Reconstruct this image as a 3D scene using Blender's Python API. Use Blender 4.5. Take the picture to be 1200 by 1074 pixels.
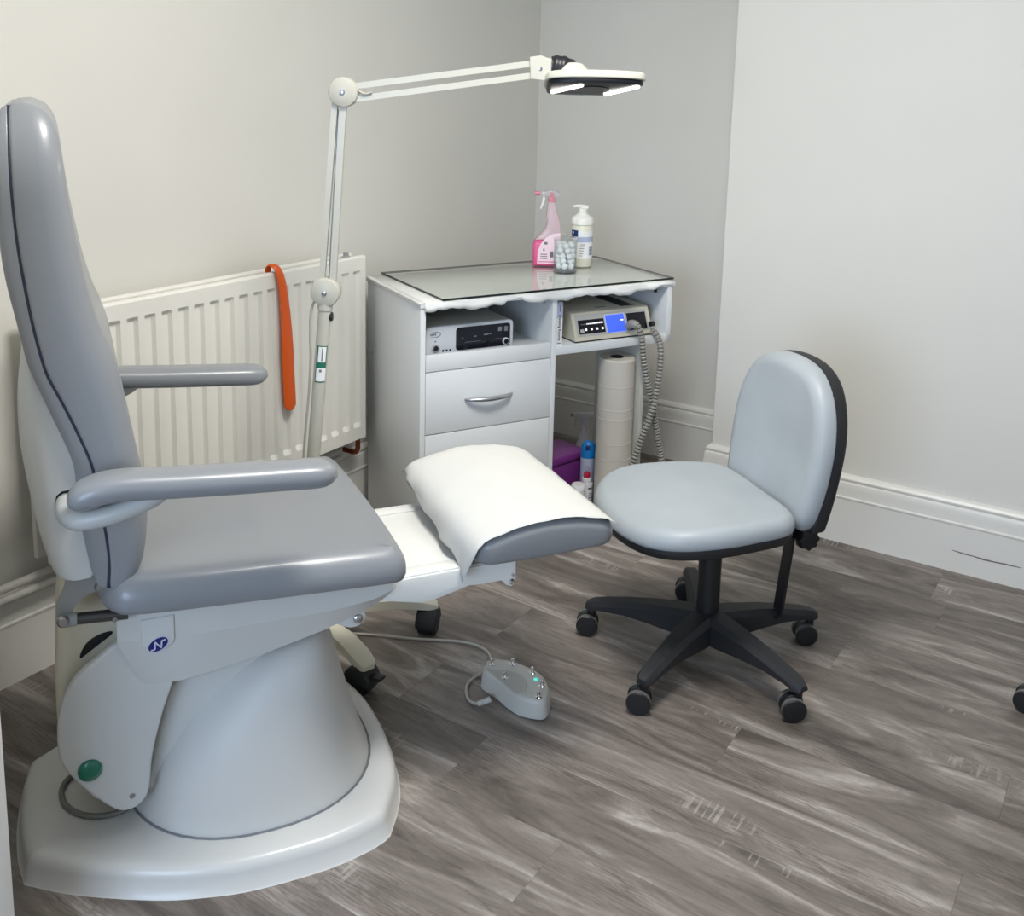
import bpy, bmesh, math, random
from mathutils import Vector, Matrix
from math import sin, cos, pi, radians, sqrt

random.seed(7)
for o in list(bpy.data.objects):
    bpy.data.objects.remove(o)
scene = bpy.context.scene
COL = scene.collection

# ------------------------------------------------------------------ camera
FPX, PPX, PPY = 1204.2, 600.0, 309.6          # focal length and principal point in pixels of 1200x1074
PITCH, ROLL, YAW, CAMH = 0.176417, 0.02386, 0.575127, 1.5
FWD = Vector((-sin(YAW) * cos(PITCH), cos(YAW) * cos(PITCH), -sin(PITCH)))
_right = Vector((cos(YAW), sin(YAW), 0))
_up = _right.cross(FWD)
CR = cos(ROLL) * _right + sin(ROLL) * _up
CU = -sin(ROLL) * _right + cos(ROLL) * _up
CAM = Vector((0, 0, CAMH))
cd = bpy.data.cameras.new('camera')
cam = bpy.data.objects.new('camera', cd)
COL.objects.link(cam)
cd.sensor_fit = 'HORIZONTAL'
cd.sensor_width = 36
cd.lens = FPX / 1200 * 36
cd.shift_y = -(537 - PPY) / 1200
cd.clip_start = 0.05
cam.matrix_world = Matrix(((CR.x, CU.x, -FWD.x, 0), (CR.y, CU.y, -FWD.y, 0),
                           (CR.z, CU.z, -FWD.z, CAMH), (0, 0, 0, 1)))
scene.camera = cam

# ------------------------------------------------------------------ light
scene.view_settings.view_transform = 'Standard'
scene.view_settings.look = 'None'
scene.view_settings.exposure = 0.14
scene.view_settings.gamma = 1.0
scene.view_settings.use_curve_mapping = False
w = bpy.data.worlds.new('sky')
scene.world = w
w.use_nodes = True
w.node_tree.nodes['Background'].inputs['Color'].default_value = (0.62, 0.77, 1.0, 1)
w.node_tree.nodes['Background'].inputs['Strength'].default_value = 1.6


def area_light(name, loc, direction, sx, sy, power, color):
    ld = bpy.data.lights.new(name, 'AREA')
    ld.shape = 'RECTANGLE'
    ld.size, ld.size_y = sx, sy
    ld.energy = power
    ld.color = color
    o = bpy.data.objects.new(name, ld)
    COL.objects.link(o)
    o.location = loc
    o.rotation_euler = Vector(direction).to_track_quat('-Z', 'Y').to_euler()
    return o


area_light('window_daylight', (-0.4, -1.33, 1.35), (0, 1, -0.05), 1.3, 1.3, 38, (0.57, 0.74, 1.0))
area_light('ceiling_panel_light', (-0.75, 1.5, 2.545), (0, 0, -1), 0.58, 0.58, 37, (1.0, 0.975, 0.925))


# ------------------------------------------------------------------ pixel helpers
def ray(x, y):
    return (x - PPX) / FPX * CR - (y - PPY) / FPX * CU + FWD


def on_z(x, y, z):
    d = ray(x, y)
    return CAM + d * ((z - CAMH) / d.z)


def on_plane(x, y, n, p):
    d = ray(x, y)
    return CAM + d * (n.dot(p - CAM) / n.dot(d))


# ------------------------------------------------------------------ materials
M = {}


def srgb(r, g, b):
    def f(c):
        c /= 255
        return c / 12.92 if c <= 0.04045 else ((c + 0.055) / 1.055) ** 2.4
    return (f(r), f(g), f(b), 1)


def mat(name, rgb, rough=0.5, metal=0.0, bump=0.0, bscale=60, var=0.0, vscale=4, emit=None, estr=0, coat=0, spec=0.5, sheen=0):
    m = bpy.data.materials.new(name)
    m.use_nodes = True
    nt = m.node_tree
    b = nt.nodes['Principled BSDF']
    col = srgb(*rgb)
    b.inputs['Base Color'].default_value = col
    b.inputs['Roughness'].default_value = rough
    b.inputs['Metallic'].default_value = metal
    b.inputs['Specular IOR Level'].default_value = spec
    if coat:
        b.inputs['Coat Weight'].default_value = coat
        b.inputs['Coat Roughness'].default_value = 0.08
    if emit:
        b.inputs['Emission Color'].default_value = srgb(*emit)
        b.inputs['Emission Strength'].default_value = estr
    if bump or var:
        tc = nt.nodes.new('ShaderNodeTexCoord')
    if bump:
        n = nt.nodes.new('ShaderNodeTexNoise')
        n.inputs['Scale'].default_value = bscale
        n.inputs['Detail'].default_value = 4
        bp = nt.nodes.new('ShaderNodeBump')
        bp.inputs['Strength'].default_value = bump
        bp.inputs['Distance'].default_value = 0.004
        nt.links.new(tc.outputs['Object'], n.inputs['Vector'])
        nt.links.new(n.outputs['Fac'], bp.inputs['Height'])
        nt.links.new(bp.outputs['Normal'], b.inputs['Normal'])
    if var:
        n = nt.nodes.new('ShaderNodeTexNoise')
        n.inputs['Scale'].default_value = vscale
        n.inputs['Detail'].default_value = 5
        r = nt.nodes.new('ShaderNodeValToRGB')
        r.color_ramp.elements[0].position = 0.3
        r.color_ramp.elements[1].position = 0.7
        r.color_ramp.elements[0].color = tuple(c * (1 - var) for c in col[:3]) + (1,)
        r.color_ramp.elements[1].color = tuple(min(1, c * (1 + var)) for c in col[:3]) + (1,)
        nt.links.new(tc.outputs['Object'], n.inputs['Vector'])
        nt.links.new(n.outputs['Fac'], r.inputs['Fac'])
        nt.links.new(r.outputs['Color'], b.inputs['Base Color'])
    M[name] = m
    return m


def glass_mat(name, rgb, clear=0.85, rough=0.02, ior=1.45):
    m = bpy.data.materials.new(name)
    m.use_nodes = True
    nt = m.node_tree
    out = nt.nodes['Material Output']
    nt.nodes.remove(nt.nodes['Principled BSDF'])
    tr = nt.nodes.new('ShaderNodeBsdfTransparent')
    df = nt.nodes.new('ShaderNodeBsdfDiffuse')
    gl = nt.nodes.new('ShaderNodeBsdfGlossy')
    fr = nt.nodes.new('ShaderNodeFresnel')
    m1 = nt.nodes.new('ShaderNodeMixShader')
    m2 = nt.nodes.new('ShaderNodeMixShader')
    col = srgb(*rgb)
    tr.inputs['Color'].default_value = tuple(0.5 + 0.5 * c for c in col[:3]) + (1,)
    df.inputs['Color'].default_value = col
    gl.inputs['Roughness'].default_value = rough
    fr.inputs['IOR'].default_value = ior
    m1.inputs['Fac'].default_value = clear
    L = nt.links.new
    L(df.outputs[0], m1.inputs[1])
    L(tr.outputs[0], m1.inputs[2])
    ge = nt.nodes.new('ShaderNodeNewGeometry')
    inv = nt.nodes.new('ShaderNodeMath'); inv.operation = 'SUBTRACT'; inv.inputs[0].default_value = 1.0
    fm = nt.nodes.new('ShaderNodeMath'); fm.operation = 'MULTIPLY'
    L(ge.outputs['Backfacing'], inv.inputs[1])
    L(inv.outputs[0], fm.inputs[0])
    L(fr.outputs[0], fm.inputs[1])
    L(fm.outputs[0], m2.inputs['Fac'])
    L(m1.outputs[0], m2.inputs[1])
    L(gl.outputs[0], m2.inputs[2])
    L(m2.outputs[0], out.inputs['Surface'])
    M[name] = m
    return m


def plank_mat(name='vinyl_wood'):
    m = bpy.data.materials.new(name)
    m.use_nodes = True
    nt = m.node_tree
    N = nt.nodes.new
    L = nt.links.new
    b = nt.nodes['Principled BSDF']
    tc = N('ShaderNodeTexCoord')
    oi = N('ShaderNodeObjectInfo')
    mul = N('ShaderNodeMath'); mul.operation = 'MULTIPLY'; mul.inputs[1].default_value = 37.0
    L(oi.outputs['Random'], mul.inputs[0])
    cx = N('ShaderNodeCombineXYZ')
    L(mul.outputs[0], cx.inputs[0]); L(mul.outputs[0], cx.inputs[1])
    add = N('ShaderNodeVectorMath'); add.operation = 'ADD'
    L(tc.outputs['Object'], add.inputs[0]); L(cx.outputs[0], add.inputs[1])

    def scaled(v, s):
        n = N('ShaderNodeVectorMath'); n.operation = 'MULTIPLY'; n.inputs[1].default_value = s
        L(v, n.inputs[0]); return n.outputs[0]

    def noise(v, sc, det=6, rough=0.6, dist=0.0):
        n = N('ShaderNodeTexNoise')
        n.inputs['Scale'].default_value = sc; n.inputs['Detail'].default_value = det
        n.inputs['Roughness'].default_value = rough; n.inputs['Distortion'].default_value = dist
        L(v, n.inputs['Vector']); return n.outputs['Fac']

    def ramp(f, stops):
        r = N('ShaderNodeValToRGB')
        els = r.color_ramp.elements
        while len(els) < len(stops):
            els.new(0.5)
        for e, (p, c) in zip(els, stops):
            e.position = p; e.color = c
        L(f, r.inputs['Fac']); return r.outputs['Color']

    def mix(kind, fac, a, c):
        n = N('ShaderNodeMix'); n.data_type = 'RGBA'; n.blend_type = kind
        if isinstance(fac, float):
            n.inputs[0].default_value = fac
        else:
            L(fac, n.inputs[0])
        L(a, n.inputs[6])
        if isinstance(c, tuple):
            n.inputs[7].default_value = c
        else:
            L(c, n.inputs[7])
        return n.outputs[2]
    vec = add.outputs[0]
    broad = noise(scaled(vec, (1.1, 5.5, 1)), 1.9, 8, 0.62, 1.4)         # broad light / dark cloudy areas
    base = ramp(broad, [(0.30, srgb(84, 77, 72)), (0.44, srgb(114, 106, 100)), (0.56, srgb(136, 128, 122)), (0.72, srgb(186, 180, 175))])
    fine = noise(scaled(vec, (10, 90, 1)), 2.0, 10, 0.72, 0.8)           # fibres
    g1 = ramp(fine, [(0.30, (0.74, 0.73, 0.72, 1)), (0.5, (0.98, 0.975, 0.97, 1)), (0.70, (1.14, 1.14, 1.14, 1))])
    base = mix('MULTIPLY', 0.9, base, g1)
    mid = noise(scaled(vec, (2.6, 17, 1)), 1.7, 7, 0.66, 2.6)            # dark smoky streaks
    g2 = ramp(mid, [(0.30, (0.56, 0.545, 0.53, 1)), (0.42, (1, 1, 1, 1)), (0.60, (1, 1, 1, 1)), (0.74, (1.20, 1.20, 1.20, 1))])
    base = mix('MULTIPLY', 0.85, base, g2)
    # cathedral figure: distorted rings stretched along the board
    wv = N('ShaderNodeTexWave'); wv.wave_type = 'RINGS'; wv.rings_direction = 'Z'
    wv.inputs['Scale'].default_value = 7.5; wv.inputs['Distortion'].default_value = 11.0
    wv.inputs['Detail'].default_value = 4; wv.inputs['Detail Scale'].default_value = 1.4; wv.inputs['Detail Roughness'].default_value = 0.6
    L(scaled(vec, (0.8, 5.0, 1)), wv.inputs['Vector'])
    mask = ramp(noise(scaled(vec, (1.3, 3.5, 1)), 1.6, 2), [(0.50, (0, 0, 0, 1)), (0.60, (1, 1, 1, 1))])
    fig = ramp(wv.outputs['Fac'], [(0.0, (0.80, 0.79, 0.78, 1)), (0.35, (0.98, 0.98, 0.98, 1)), (1.0, (1.13, 1.13, 1.13, 1))])
    base = mix('MULTIPLY', mask, base, fig)
    # knots
    vo = N('ShaderNodeTexVoronoi'); vo.inputs['Scale'].default_value = 1.0
    L(scaled(vec, (1.7, 5.2, 1)), vo.inputs['Vector'])
    kn = noise(scaled(vec, (20, 55, 1)), 1.0, 3, 0.7)
    sub = N('ShaderNodeMath'); sub.operation = 'MULTIPLY_ADD'; sub.inputs[1].default_value = 0.16; 
    L(kn, sub.inputs[0]); L(vo.outputs['Distance'], sub.inputs[2])
    km = ramp(sub.outputs[0], [(0.15, (0.9, 0.9, 0.9, 1)), (0.215, (0, 0, 0, 1))])
    base = mix('MIX', km, base, srgb(66, 61, 57))
    # fine cross-cut saw marks near the knots
    sawm = ramp(sub.outputs[0], [(0.15, (0, 0, 0, 1)), (0.215, (0.65, 0.65, 0.65, 1)), (0.29, (0, 0, 0, 1))])
    saw = ramp(noise(scaled(vec, (120, 8, 1)), 1.0, 1, 0.5), [(0.55, (0, 0, 0, 1)), (0.62, (1, 1, 1, 1))])
    sm = mix('MULTIPLY', 1.0, sawm, saw)
    base = mix('MIX', sm, base, srgb(176, 170, 163))
    tone = ramp(oi.outputs['Random'], [(0.0, (0.82, 0.81, 0.80, 1)), (0.5, (0.98, 0.97, 0.96, 1)), (1.0, (1.14, 1.14, 1.15, 1))])
    base = mix('MULTIPLY', 1.0, base, tone)
    L(base, b.inputs['Base Color'])
    rr = N('ShaderNodeMapRange'); rr.inputs[3].default_value = 0.36; rr.inputs[4].default_value = 0.56
    L(fine, rr.inputs[0]); L(rr.outputs[0], b.inputs['Roughness'])
    bp = N('ShaderNodeBump'); bp.inputs['Strength'].default_value = 0.12; bp.inputs['Distance'].default_value = 0.002
    L(fine, bp.inputs['Height']); L(bp.outputs['Normal'], b.inputs['Normal'])
    M[name] = m


mat('wall_paint', (226, 224, 217), 0.55, bump=0.10, bscale=9, var=0.012, vscale=3)
mat('ceiling_paint', (235, 235, 232), 0.8)
mat('skirting_gloss', (228, 226, 220), 0.28, bump=0.05, bscale=14)
mat('skirting_scuff', (120, 116, 122), 0.6)
plank_mat()
mat('subfloor', (60, 56, 52), 0.9)
mat('vinyl_grey', (132, 135, 139), 0.36, bump=0.03, bscale=420, coat=0.15)
mat('vinyl_piping', (38, 42, 62), 0.5)
mat('shell_grey', (204, 206, 204), 0.34, var=0.01)
mat('shell_white', (208, 208, 205), 0.30, coat=0.15)
mat('tube_grey', (176, 178, 176), 0.38)
mat('skirt_white', (206, 206, 203), 0.5)
mat('shell_light', (228, 229, 226), 0.25)
mat('bracket_grey', (150, 152, 152), 0.4)
mat('cream_plastic', (222, 218, 200), 0.38)
mat('black_plastic', (24, 25, 28), 0.42)
mat('black_soft', (34, 35, 38), 0.6)
mat('tread_grey', (96, 96, 94), 0.5)
mat('dark_recess', (18, 18, 26), 0.6)
mat('steel', (176, 176, 176), 0.28, 1.0)
mat('chrome', (215, 215, 218), 0.10, 1.0)
mat('strut_dark', (84, 84, 82), 0.35, 0.7)
mat('green_button', (8, 110, 84), 0.22, coat=0.5)
mat('badge_blue', (26, 36, 108), 0.3)
mat('badge_silver', (205, 208, 222), 0.3)
mat('paper_white', (204, 204, 200), 0.85, bump=0.10, bscale=60)
mat('liner_paper', (244, 244, 241), 0.85)
mat('radiator_white', (236, 234, 226), 0.34)
mat('radiator_dark', (150, 147, 138), 0.7)
mat('copper', (150, 78, 56), 0.4, 0.7)
mat('pipe_paint', (206, 203, 196), 0.35)
mat('orange_plastic', (224, 92, 22), 0.34)
mat('melamine_white', (226, 229, 230), 0.42, bump=0.02, bscale=200)
mat('melamine_grey', (196, 196, 188), 0.5)
mat('alu_satin', (190, 192, 196), 0.3, 1.0)
mat('glass_edge', (22, 34, 34), 0.2)
mat('lamp_cream', (192, 190, 178), 0.35)
mat('lamp_tube', (255, 255, 255), 0.4, emit=(255, 252, 240), estr=5)
mat('lens_dark', (20, 22, 28), 0.35, spec=0.25)
mat('label_white', (240, 240, 240), 0.6)
mat('label_green', (28, 112, 88), 0.5)
mat('ink_black', (20, 20, 22), 0.6)
mat('ink_grey', (120, 122, 128), 0.6)
mat('pink_liquid', (226, 96, 148), 0.25)
mat('pink_label', (248, 222, 232), 0.6)
mat('pink_cap', (222, 132, 150), 0.4)
mat('pump_white', (240, 240, 232), 0.35)
mat('pump_body', (228, 226, 208), 0.35)
mat('label_navy', (22, 52, 104), 0.5)
mat('label_lilac', (178, 186, 212), 0.5)
mat('cotton', (248, 248, 248), 1.0, bump=0.3, bscale=120)
mat('unit_silver', (198, 202, 208), 0.35)
mat('unit_top', (168, 168, 158), 0.5)
mat('screen_black', (10, 12, 24), 0.18)
mat('drill_beige', (206, 201, 182), 0.45)
mat('drill_panel', (178, 178, 174), 0.45)
mat('lcd_blue', (60, 88, 230), 0.3, emit=(60, 92, 255), estr=0.75)
mat('led_white', (245, 245, 245), 0.4, emit=(255, 255, 255), estr=0.6)
mat('led_cyan', (110, 215, 205), 0.3, emit=(80, 230, 210), estr=0.6)
mat('hose_grey', (150, 147, 140), 0.45)
mat('hose_dark', (82, 80, 76), 0.5)
mat('roll_paper', (206, 200, 190), 0.95)
mat('roll_core', (60, 52, 44), 0.9)
mat('purple_plastic', (132, 58, 142), 0.35)
mat('blue_cap', (28, 132, 212), 0.3)
mat('aerosol_body', (184, 190, 214), 0.3)
mat('red_cap', (196, 36, 62), 0.35)
mat('bottle_white', (234, 234, 236), 0.4)
mat('stool_vinyl', (166, 173, 178), 0.42, var=0.07, vscale=6, bump=0.02, bscale=400)
mat('pedal_grey', (194, 194, 188), 0.42)
mat('pedal_inlay', (176, 176, 172), 0.5)
mat('cable_grey', (178, 174, 164), 0.5)
mat('cable_dark', (120, 120, 116), 0.5)
mat('door_paint', (226, 226, 224), 0.4)
mat('frame_paint', (235, 235, 235), 0.4)
mat('panel_emit', (255, 250, 240), 0.5, emit=(255, 247, 232), estr=4)
glass_mat('clear_glass', (242, 245, 242), 0.97)
glass_mat('jar_glass', (236, 240, 240), 0.94)
glass_mat('clear_plastic', (226, 222, 224), 0.62, 0.15)
glass_mat('pink_plastic', (238, 216, 222), 0.42, 0.15)
glass_mat('window_pane', (245, 248, 250), 0.97)


# ------------------------------------------------------------------ mesh helpers
def tag(o, label=None, cat=None, group=None, kind=None):
    if label: o['label'] = label
    if cat: o['category'] = cat
    if group: o['group'] = group
    if kind: o['kind'] = kind
    return o


def empty(name, loc, rz=0.0, label=None, cat=None, group=None, kind=None):
    o = bpy.data.objects.new(name, None)
    o.empty_display_size = 0.1
    COL.objects.link(o)
    o.location = loc
    o.rotation_euler = (0, 0, rz)
    return tag(o, label, cat, group, kind)


def link(name, me, m, parent=None, smooth=False, angle=40):
    o = bpy.data.objects.new(name, me)
    COL.objects.link(o)
    if m:
        me.materials.append(M[m] if isinstance(m, str) else m)
    if parent:
        o.parent = parent
    if smooth:
        me.polygons.foreach_set('use_smooth', [True] * len(me.polygons))
        try:
            me.set_sharp_from_angle(angle=radians(angle))
        except Exception:
            pass
    return o


def fromdata(name, vs, fs, m, parent=None, smooth=False, angle=40):
    me = bpy.data.meshes.new(name)
    me.from_pydata([tuple(v) for v in vs], [], fs)
    bm = bmesh.new(); bm.from_mesh(me)
    bmesh.ops.remove_doubles(bm, verts=bm.verts, dist=1e-6)
    bmesh.ops.recalc_face_normals(bm, faces=bm.faces)
    bm.to_mesh(me); bm.free()
    return link(name, me, m, parent, smooth, angle)


class MB:
    """collects shapes of ONE part"""
    def __init__(s):
        s.v, s.f = [], []

    def add(s, vs, fs):
        n = len(s.v)
        s.v += [tuple(v) for v in vs]
        s.f += [tuple(i + n for i in f) for f in fs]
        return s

    def box(s, x0, x1, y0, y1, z0, z1):
        return s.add([(x, y, z) for x in (x0, x1) for y in (y0, y1) for z in (z0, z1)],
                     [(0, 1, 3, 2), (4, 6, 7, 5), (0, 4, 5, 1), (2, 3, 7, 6), (0, 2, 6, 4), (1, 5, 7, 3)])

    def build(s, name, m, parent=None, smooth=False, angle=40):
        return fromdata(name, s.v, s.f, m, parent, smooth, angle)


def box(name, x0, x1, y0, y1, z0, z1, m, parent=None, bevel=0.0, seg=2):
    me = bpy.data.meshes.new(name)
    bm = bmesh.new()
    bmesh.ops.create_cube(bm, size=1)
    for v in bm.verts:
        v.co = Vector((x0 + (v.co.x + .5) * (x1 - x0), y0 + (v.co.y + .5) * (y1 - y0), z0 + (v.co.z + .5) * (z1 - z0)))
    if bevel:
        bmesh.ops.bevel(bm, geom=bm.edges[:], offset=bevel, segments=seg, affect='EDGES', profile=0.5)
    bm.to_mesh(me); bm.free()
    return link(name, me, m, parent, bevel > 0, 35)


def lathe_data(profile, seg=28, axis='Z', origin=(0, 0, 0)):
    vs, fs = [], []
    n = len(profile)
    for i in range(seg):
        a = 2 * pi * i / seg
        for r, z in profile:
            if axis == 'Z':
                p = (r * cos(a), r * sin(a), z)
            elif axis == 'Y':
                p = (r * cos(a), z, r * sin(a))
            else:
                p = (z, r * cos(a), r * sin(a))
            vs.append((p[0] + origin[0], p[1] + origin[1], p[2] + origin[2]))
    for i in range(seg):
        j = (i + 1) % seg
        for k in range(n - 1):
            fs.append((i * n + k, j * n + k, j * n + k + 1, i * n + k + 1))
    fs.append(tuple(i * n for i in range(seg))[::-1])
    fs.append(tuple(i * n + n - 1 for i in range(seg)))
    return vs, fs


def lathe(name, profile, m, parent=None, seg=28, axis='Z', origin=(0, 0, 0), angle=40):
    vs, fs = lathe_data(profile, seg, axis, origin)
    return fromdata(name, vs, fs, m, parent, True, angle)


def crom(pts, n=6, closed=False):
    pts = [Vector(p) for p in pts]
    out = []
    N_ = len(pts)
    rng = range(N_) if closed else range(N_ - 1)
    for i in rng:
        if closed:
            p0, p1, p2, p3 = pts[(i - 1) % N_], pts[i], pts[(i + 1) % N_], pts[(i + 2) % N_]
        else:
            p1, p2 = pts[i], pts[i + 1]
            p0 = pts[i - 1] if i > 0 else p1 * 2 - p2
            p3 = pts[i + 2] if i + 2 < N_ else p2 * 2 - p1
        for k in range(n):
            t = k / n
            out.append(0.5 * ((2 * p1) + (p2 - p0) * t + (2 * p0 - 5 * p1 + 4 * p2 - p3) * t * t + (3 * p1 - p0 - 3 * p2 + p3) * t ** 3))
    if not closed:
        out.append(pts[-1])
    return out


def tube_data(path, rad, seg=10, ry=None, up=None, caps=True):
    """sweep an ellipse (rad across, ry along 'up') along the path; rad/ry may be lists"""
    path = [Vector(p) for p in path]
    n = len(path)
    R = rad if isinstance(rad, (list, tuple)) else [rad] * n
    RY = R if ry is None else (ry if isinstance(ry, (list, tuple)) else [ry] * n)
    vs, fs = [], []
    prev = None
    for i, p in enumerate(path):
        t = (path[min(i + 1, n - 1)] - path[max(i - 1, 0)]).normalized()
        if up is not None:
            a = t.cross(Vector(up)).normalized()
        else:
            if prev is None:
                h = Vector((0, 0, 1)) if abs(t.z) < 0.9 else Vector((1, 0, 0))
                a = t.cross(h).normalized()
            else:
                a = (prev - t * prev.dot(t)).normalized()
            prev = a
        b = a.cross(t).normalized()
        for k in range(seg):
            an = 2 * pi * k / seg
            vs.append(p + a * (R[i] * cos(an)) + b * (RY[i] * sin(an)))
    for i in range(n - 1):
        for k in range(seg):
            l = (k + 1) % seg
            fs.append((i * seg + k, i * seg + l, (i + 1) * seg + l, (i + 1) * seg + k))
    if caps:
        fs.append(tuple(range(seg))[::-1])
        fs.append(tuple((n - 1) * seg + k for k in range(seg)))
    return vs, fs


def tube(name, path, rad, m, parent=None, seg=10, ry=None, up=None, smooth_path=0):
    if smooth_path:
        path = crom(path, smooth_path)
    vs, fs = tube_data(path, rad, seg, ry, up)
    return fromdata(name, vs, fs, m, parent, True, 50)


def poly_area(p):
    return 0.5 * sum(p[i][0] * p[(i + 1) % len(p)][1] - p[(i + 1) % len(p)][0] * p[i][1] for i in range(len(p)))


def inset(poly, d):
    """offset a CCW 2D polygon inwards by d"""
    n = len(poly)
    out = []
    for i in range(n):
        p0, p1, p2 = poly[i - 1], poly[i], poly[(i + 1) % n]
        e1 = Vector((p1[0] - p0[0], p1[1] - p0[1])); e2 = Vector((p2[0] - p1[0], p2[1] - p1[1]))
        if e1.length < 1e-9: e1 = e2
        if e2.length < 1e-9: e2 = e1
        e1.normalize(); e2.normalize()
        n1 = Vector((-e1.y, e1.x)); n2 = Vector((-e2.y, e2.x))
        m_ = n1 + n2
        if m_.length < 1e-6: m_ = n1
        m_.normalize()
        k = d / max(0.5, m_.dot(n1))
        out.append((p1[0] + m_.x * k, p1[1] + m_.y * k))
    return out


def ccw(poly):
    poly = [tuple(p[:2]) for p in poly]
    return poly if poly_area(poly) > 0 else poly[::-1]


def smooth2(poly, n=5):
    return [(p.x, p.y) for p in crom([(a, b, 0) for a, b in poly], n, True)]


def slab_data(poly, h0, h1, r=0.0, steps=5, conv=lambda u, v, h: (u, h, v), r0=None):
    """extrude a 2D outline from h0 to h1 with rounded edges of radius r (r0 for the h0 side)"""
    poly = ccw(poly)
    r0 = r if r0 is None else r0
    layers = []
    if r0 > 0:
        for k in range(steps + 1):
            a = pi / 2 * k / steps
            layers.append((inset(poly, r0 * (1 - sin(a))), h0 + r0 * (1 - cos(a)) * (1 if h1 > h0 else -1)))
    else:
        layers.append((poly, h0))
    if r > 0:
        for k in range(steps + 1):
            a = pi / 2 * (1 - k / steps)
            layers.append((inset(poly, r * (1 - sin(a))), h1 - r * (1 - cos(a)) * (1 if h1 > h0 else -1)))
    else:
        layers.append((poly, h1))
    n = len(poly)
    vs, fs = [], []
    for pl, h in layers:
        vs += [conv(u, v, h) for u, v in pl]
    for l in range(len(layers) - 1):
        for i in range(n):
            j = (i + 1) % n
            fs.append((l * n + i, l * n + j, (l + 1) * n + j, (l + 1) * n + i))
    fs.append(tuple(range(n))[::-1])
    fs.append(tuple((len(layers) - 1) * n + i for i in range(n)))
    return vs, fs


def slab(name, poly, h0, h1, r, m, parent=None, conv=lambda u, v, h: (u, h, v), steps=4, r0=None, angle=40):
    vs, fs = slab_data(poly, h0, h1, r, steps, conv, r0)
    return fromdata(name, vs, fs, m, parent, True, angle)


PLAN = lambda u, v, h: (u, v, h)


def loft(name, rings, m, parent=None, cap=True, angle=40, closed=True):
    n = len(rings[0])
    vs = [v for r in rings for v in r]
    fs = []
    for l in range(len(rings) - 1):
        for i in range(n if closed else n - 1):
            j = (i + 1) % n
            fs.append((l * n + i, l * n + j, (l + 1) * n + j, (l + 1) * n + i))
    if cap:
        fs.append(tuple(range(n))[::-1])
        fs.append(tuple((len(rings) - 1) * n + i for i in range(n)))
    return fromdata(name, vs, fs, m, parent, True, angle)


def cushion(name, outline, m, parent, zbot, ztop, r_top, r_bot=0.01, crown=0.0, rings=8, steps=6):
    """plan outline (CCW); zbot(x,y), ztop(x,y); closed by concentric rings so the top can be crowned"""
    outline = ccw(outline)
    n = len(outline)
    cx = sum(p[0] for p in outline) / n; cy = sum(p[1] for p in outline) / n
    vs, fs = [], []
    layers = []
    for k in range(3):
        a = pi / 2 * k / 2
        pl = inset(outline, r_bot * (1 - sin(a)))
        layers.append([(x, y, zbot(x, y) + r_bot * (1 - cos(a))) for x, y in pl])
    for k in range(steps + 1):
        a = pi / 2 * k / steps
        pl = inset(outline, r_top * (1 - cos(a)))
        layers.append([(x, y, ztop(x, y) - r_top * (1 - sin(a))) for x, y in pl])
    last = inset(outline, r_top)
    for k in range(1, rings):
        t = k / rings
        layers.append([(cx + (x - cx) * (1 - t), cy + (y - cy) * (1 - t),
                        ztop(cx + (x - cx) * (1 - t), cy + (y - cy) * (1 - t)) + crown * (1 - (1 - t) ** 2)) for x, y in last])
    for l in layers:
        vs += l
    for l in range(len(layers) - 1):
        for i in range(n):
            j = (i + 1) % n
            fs.append((l * n + i, l * n + j, (l + 1) * n + j, (l + 1) * n + i))
    fs.append(tuple(range(n))[::-1])
    vs.append((cx, cy, ztop(cx, cy) + crown))
    b = (len(layers) - 1) * n
    for i in range(n):
        fs.append((b + i, b + (i + 1) % n, len(vs) - 1))
    return fromdata(name, vs, fs, m, parent, True, 60)


def rrect(x0, x1, y0, y1, r, n=5):
    out = []
    for cx, cy, a0 in ((x1 - r, y1 - r, 0), (x0 + r, y1 - r, 90), (x0 + r, y0 + r, 180), (x1 - r, y0 + r, 270)):
        for k in range(n + 1):
            a = radians(a0 + 90 * k / n)
            out.append((cx + r * cos(a), cy + r * sin(a)))
    return out


def text_mesh(name, s, size, m, parent, mw, extrude=0.0004):
    c = bpy.data.curves.new(name, 'FONT')
    c.body = s; c.size = size; c.extrude = extrude
    c.align_x = 'CENTER'; c.align_y = 'CENTER'
    c.resolution_u = 2
    t = bpy.data.objects.new(name, c)
    COL.objects.link(t)
    dg = bpy.context.evaluated_depsgraph_get()
    me = bpy.data.meshes.new_from_object(t.evaluated_get(dg))
    bpy.data.objects.remove(t)
    me.transform(mw)
    return link(name, me, m, parent)


def copy_tree(o, parent=None):
    c = o.copy()
    COL.objects.link(c)
    c.parent = parent
    for ch in list(o.children):
        copy_tree(ch, c)
    return c


def sweep_profile(name, path, prof, m, parent=None, left=True):
    """mitred sweep of profile (d outwards, z) along a 2D path"""
    rings = []
    n = len(path)
    for i in range(n):
        p = Vector(path[i])
        e1 = (Vector(path[i]) - Vector(path[i - 1])).normalized() if i > 0 else None
        e2 = (Vector(path[i + 1]) - Vector(path[i])).normalized() if i < n - 1 else None
        if e1 is None: e1 = e2
        if e2 is None: e2 = e1
        s = 1 if left else -1
        n1 = Vector((-e1.y, e1.x)) * s; n2 = Vector((-e2.y, e2.x)) * s
        mm = (n1 + n2).normalized()
        k = 1 / max(0.3, mm.dot(n1))
        rings.append([(p.x + mm.x * d * k, p.y + mm.y * d * k, z) for d, z in prof])
    return loft(name, rings, m, parent, True, 25)


# ================================================================== THE ROOM
XA, YB, YC, XC = -2.299, 3.721, 3.351, -1.298
XR, YF, ZC = 1.75, -1.4, 2.6


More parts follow.
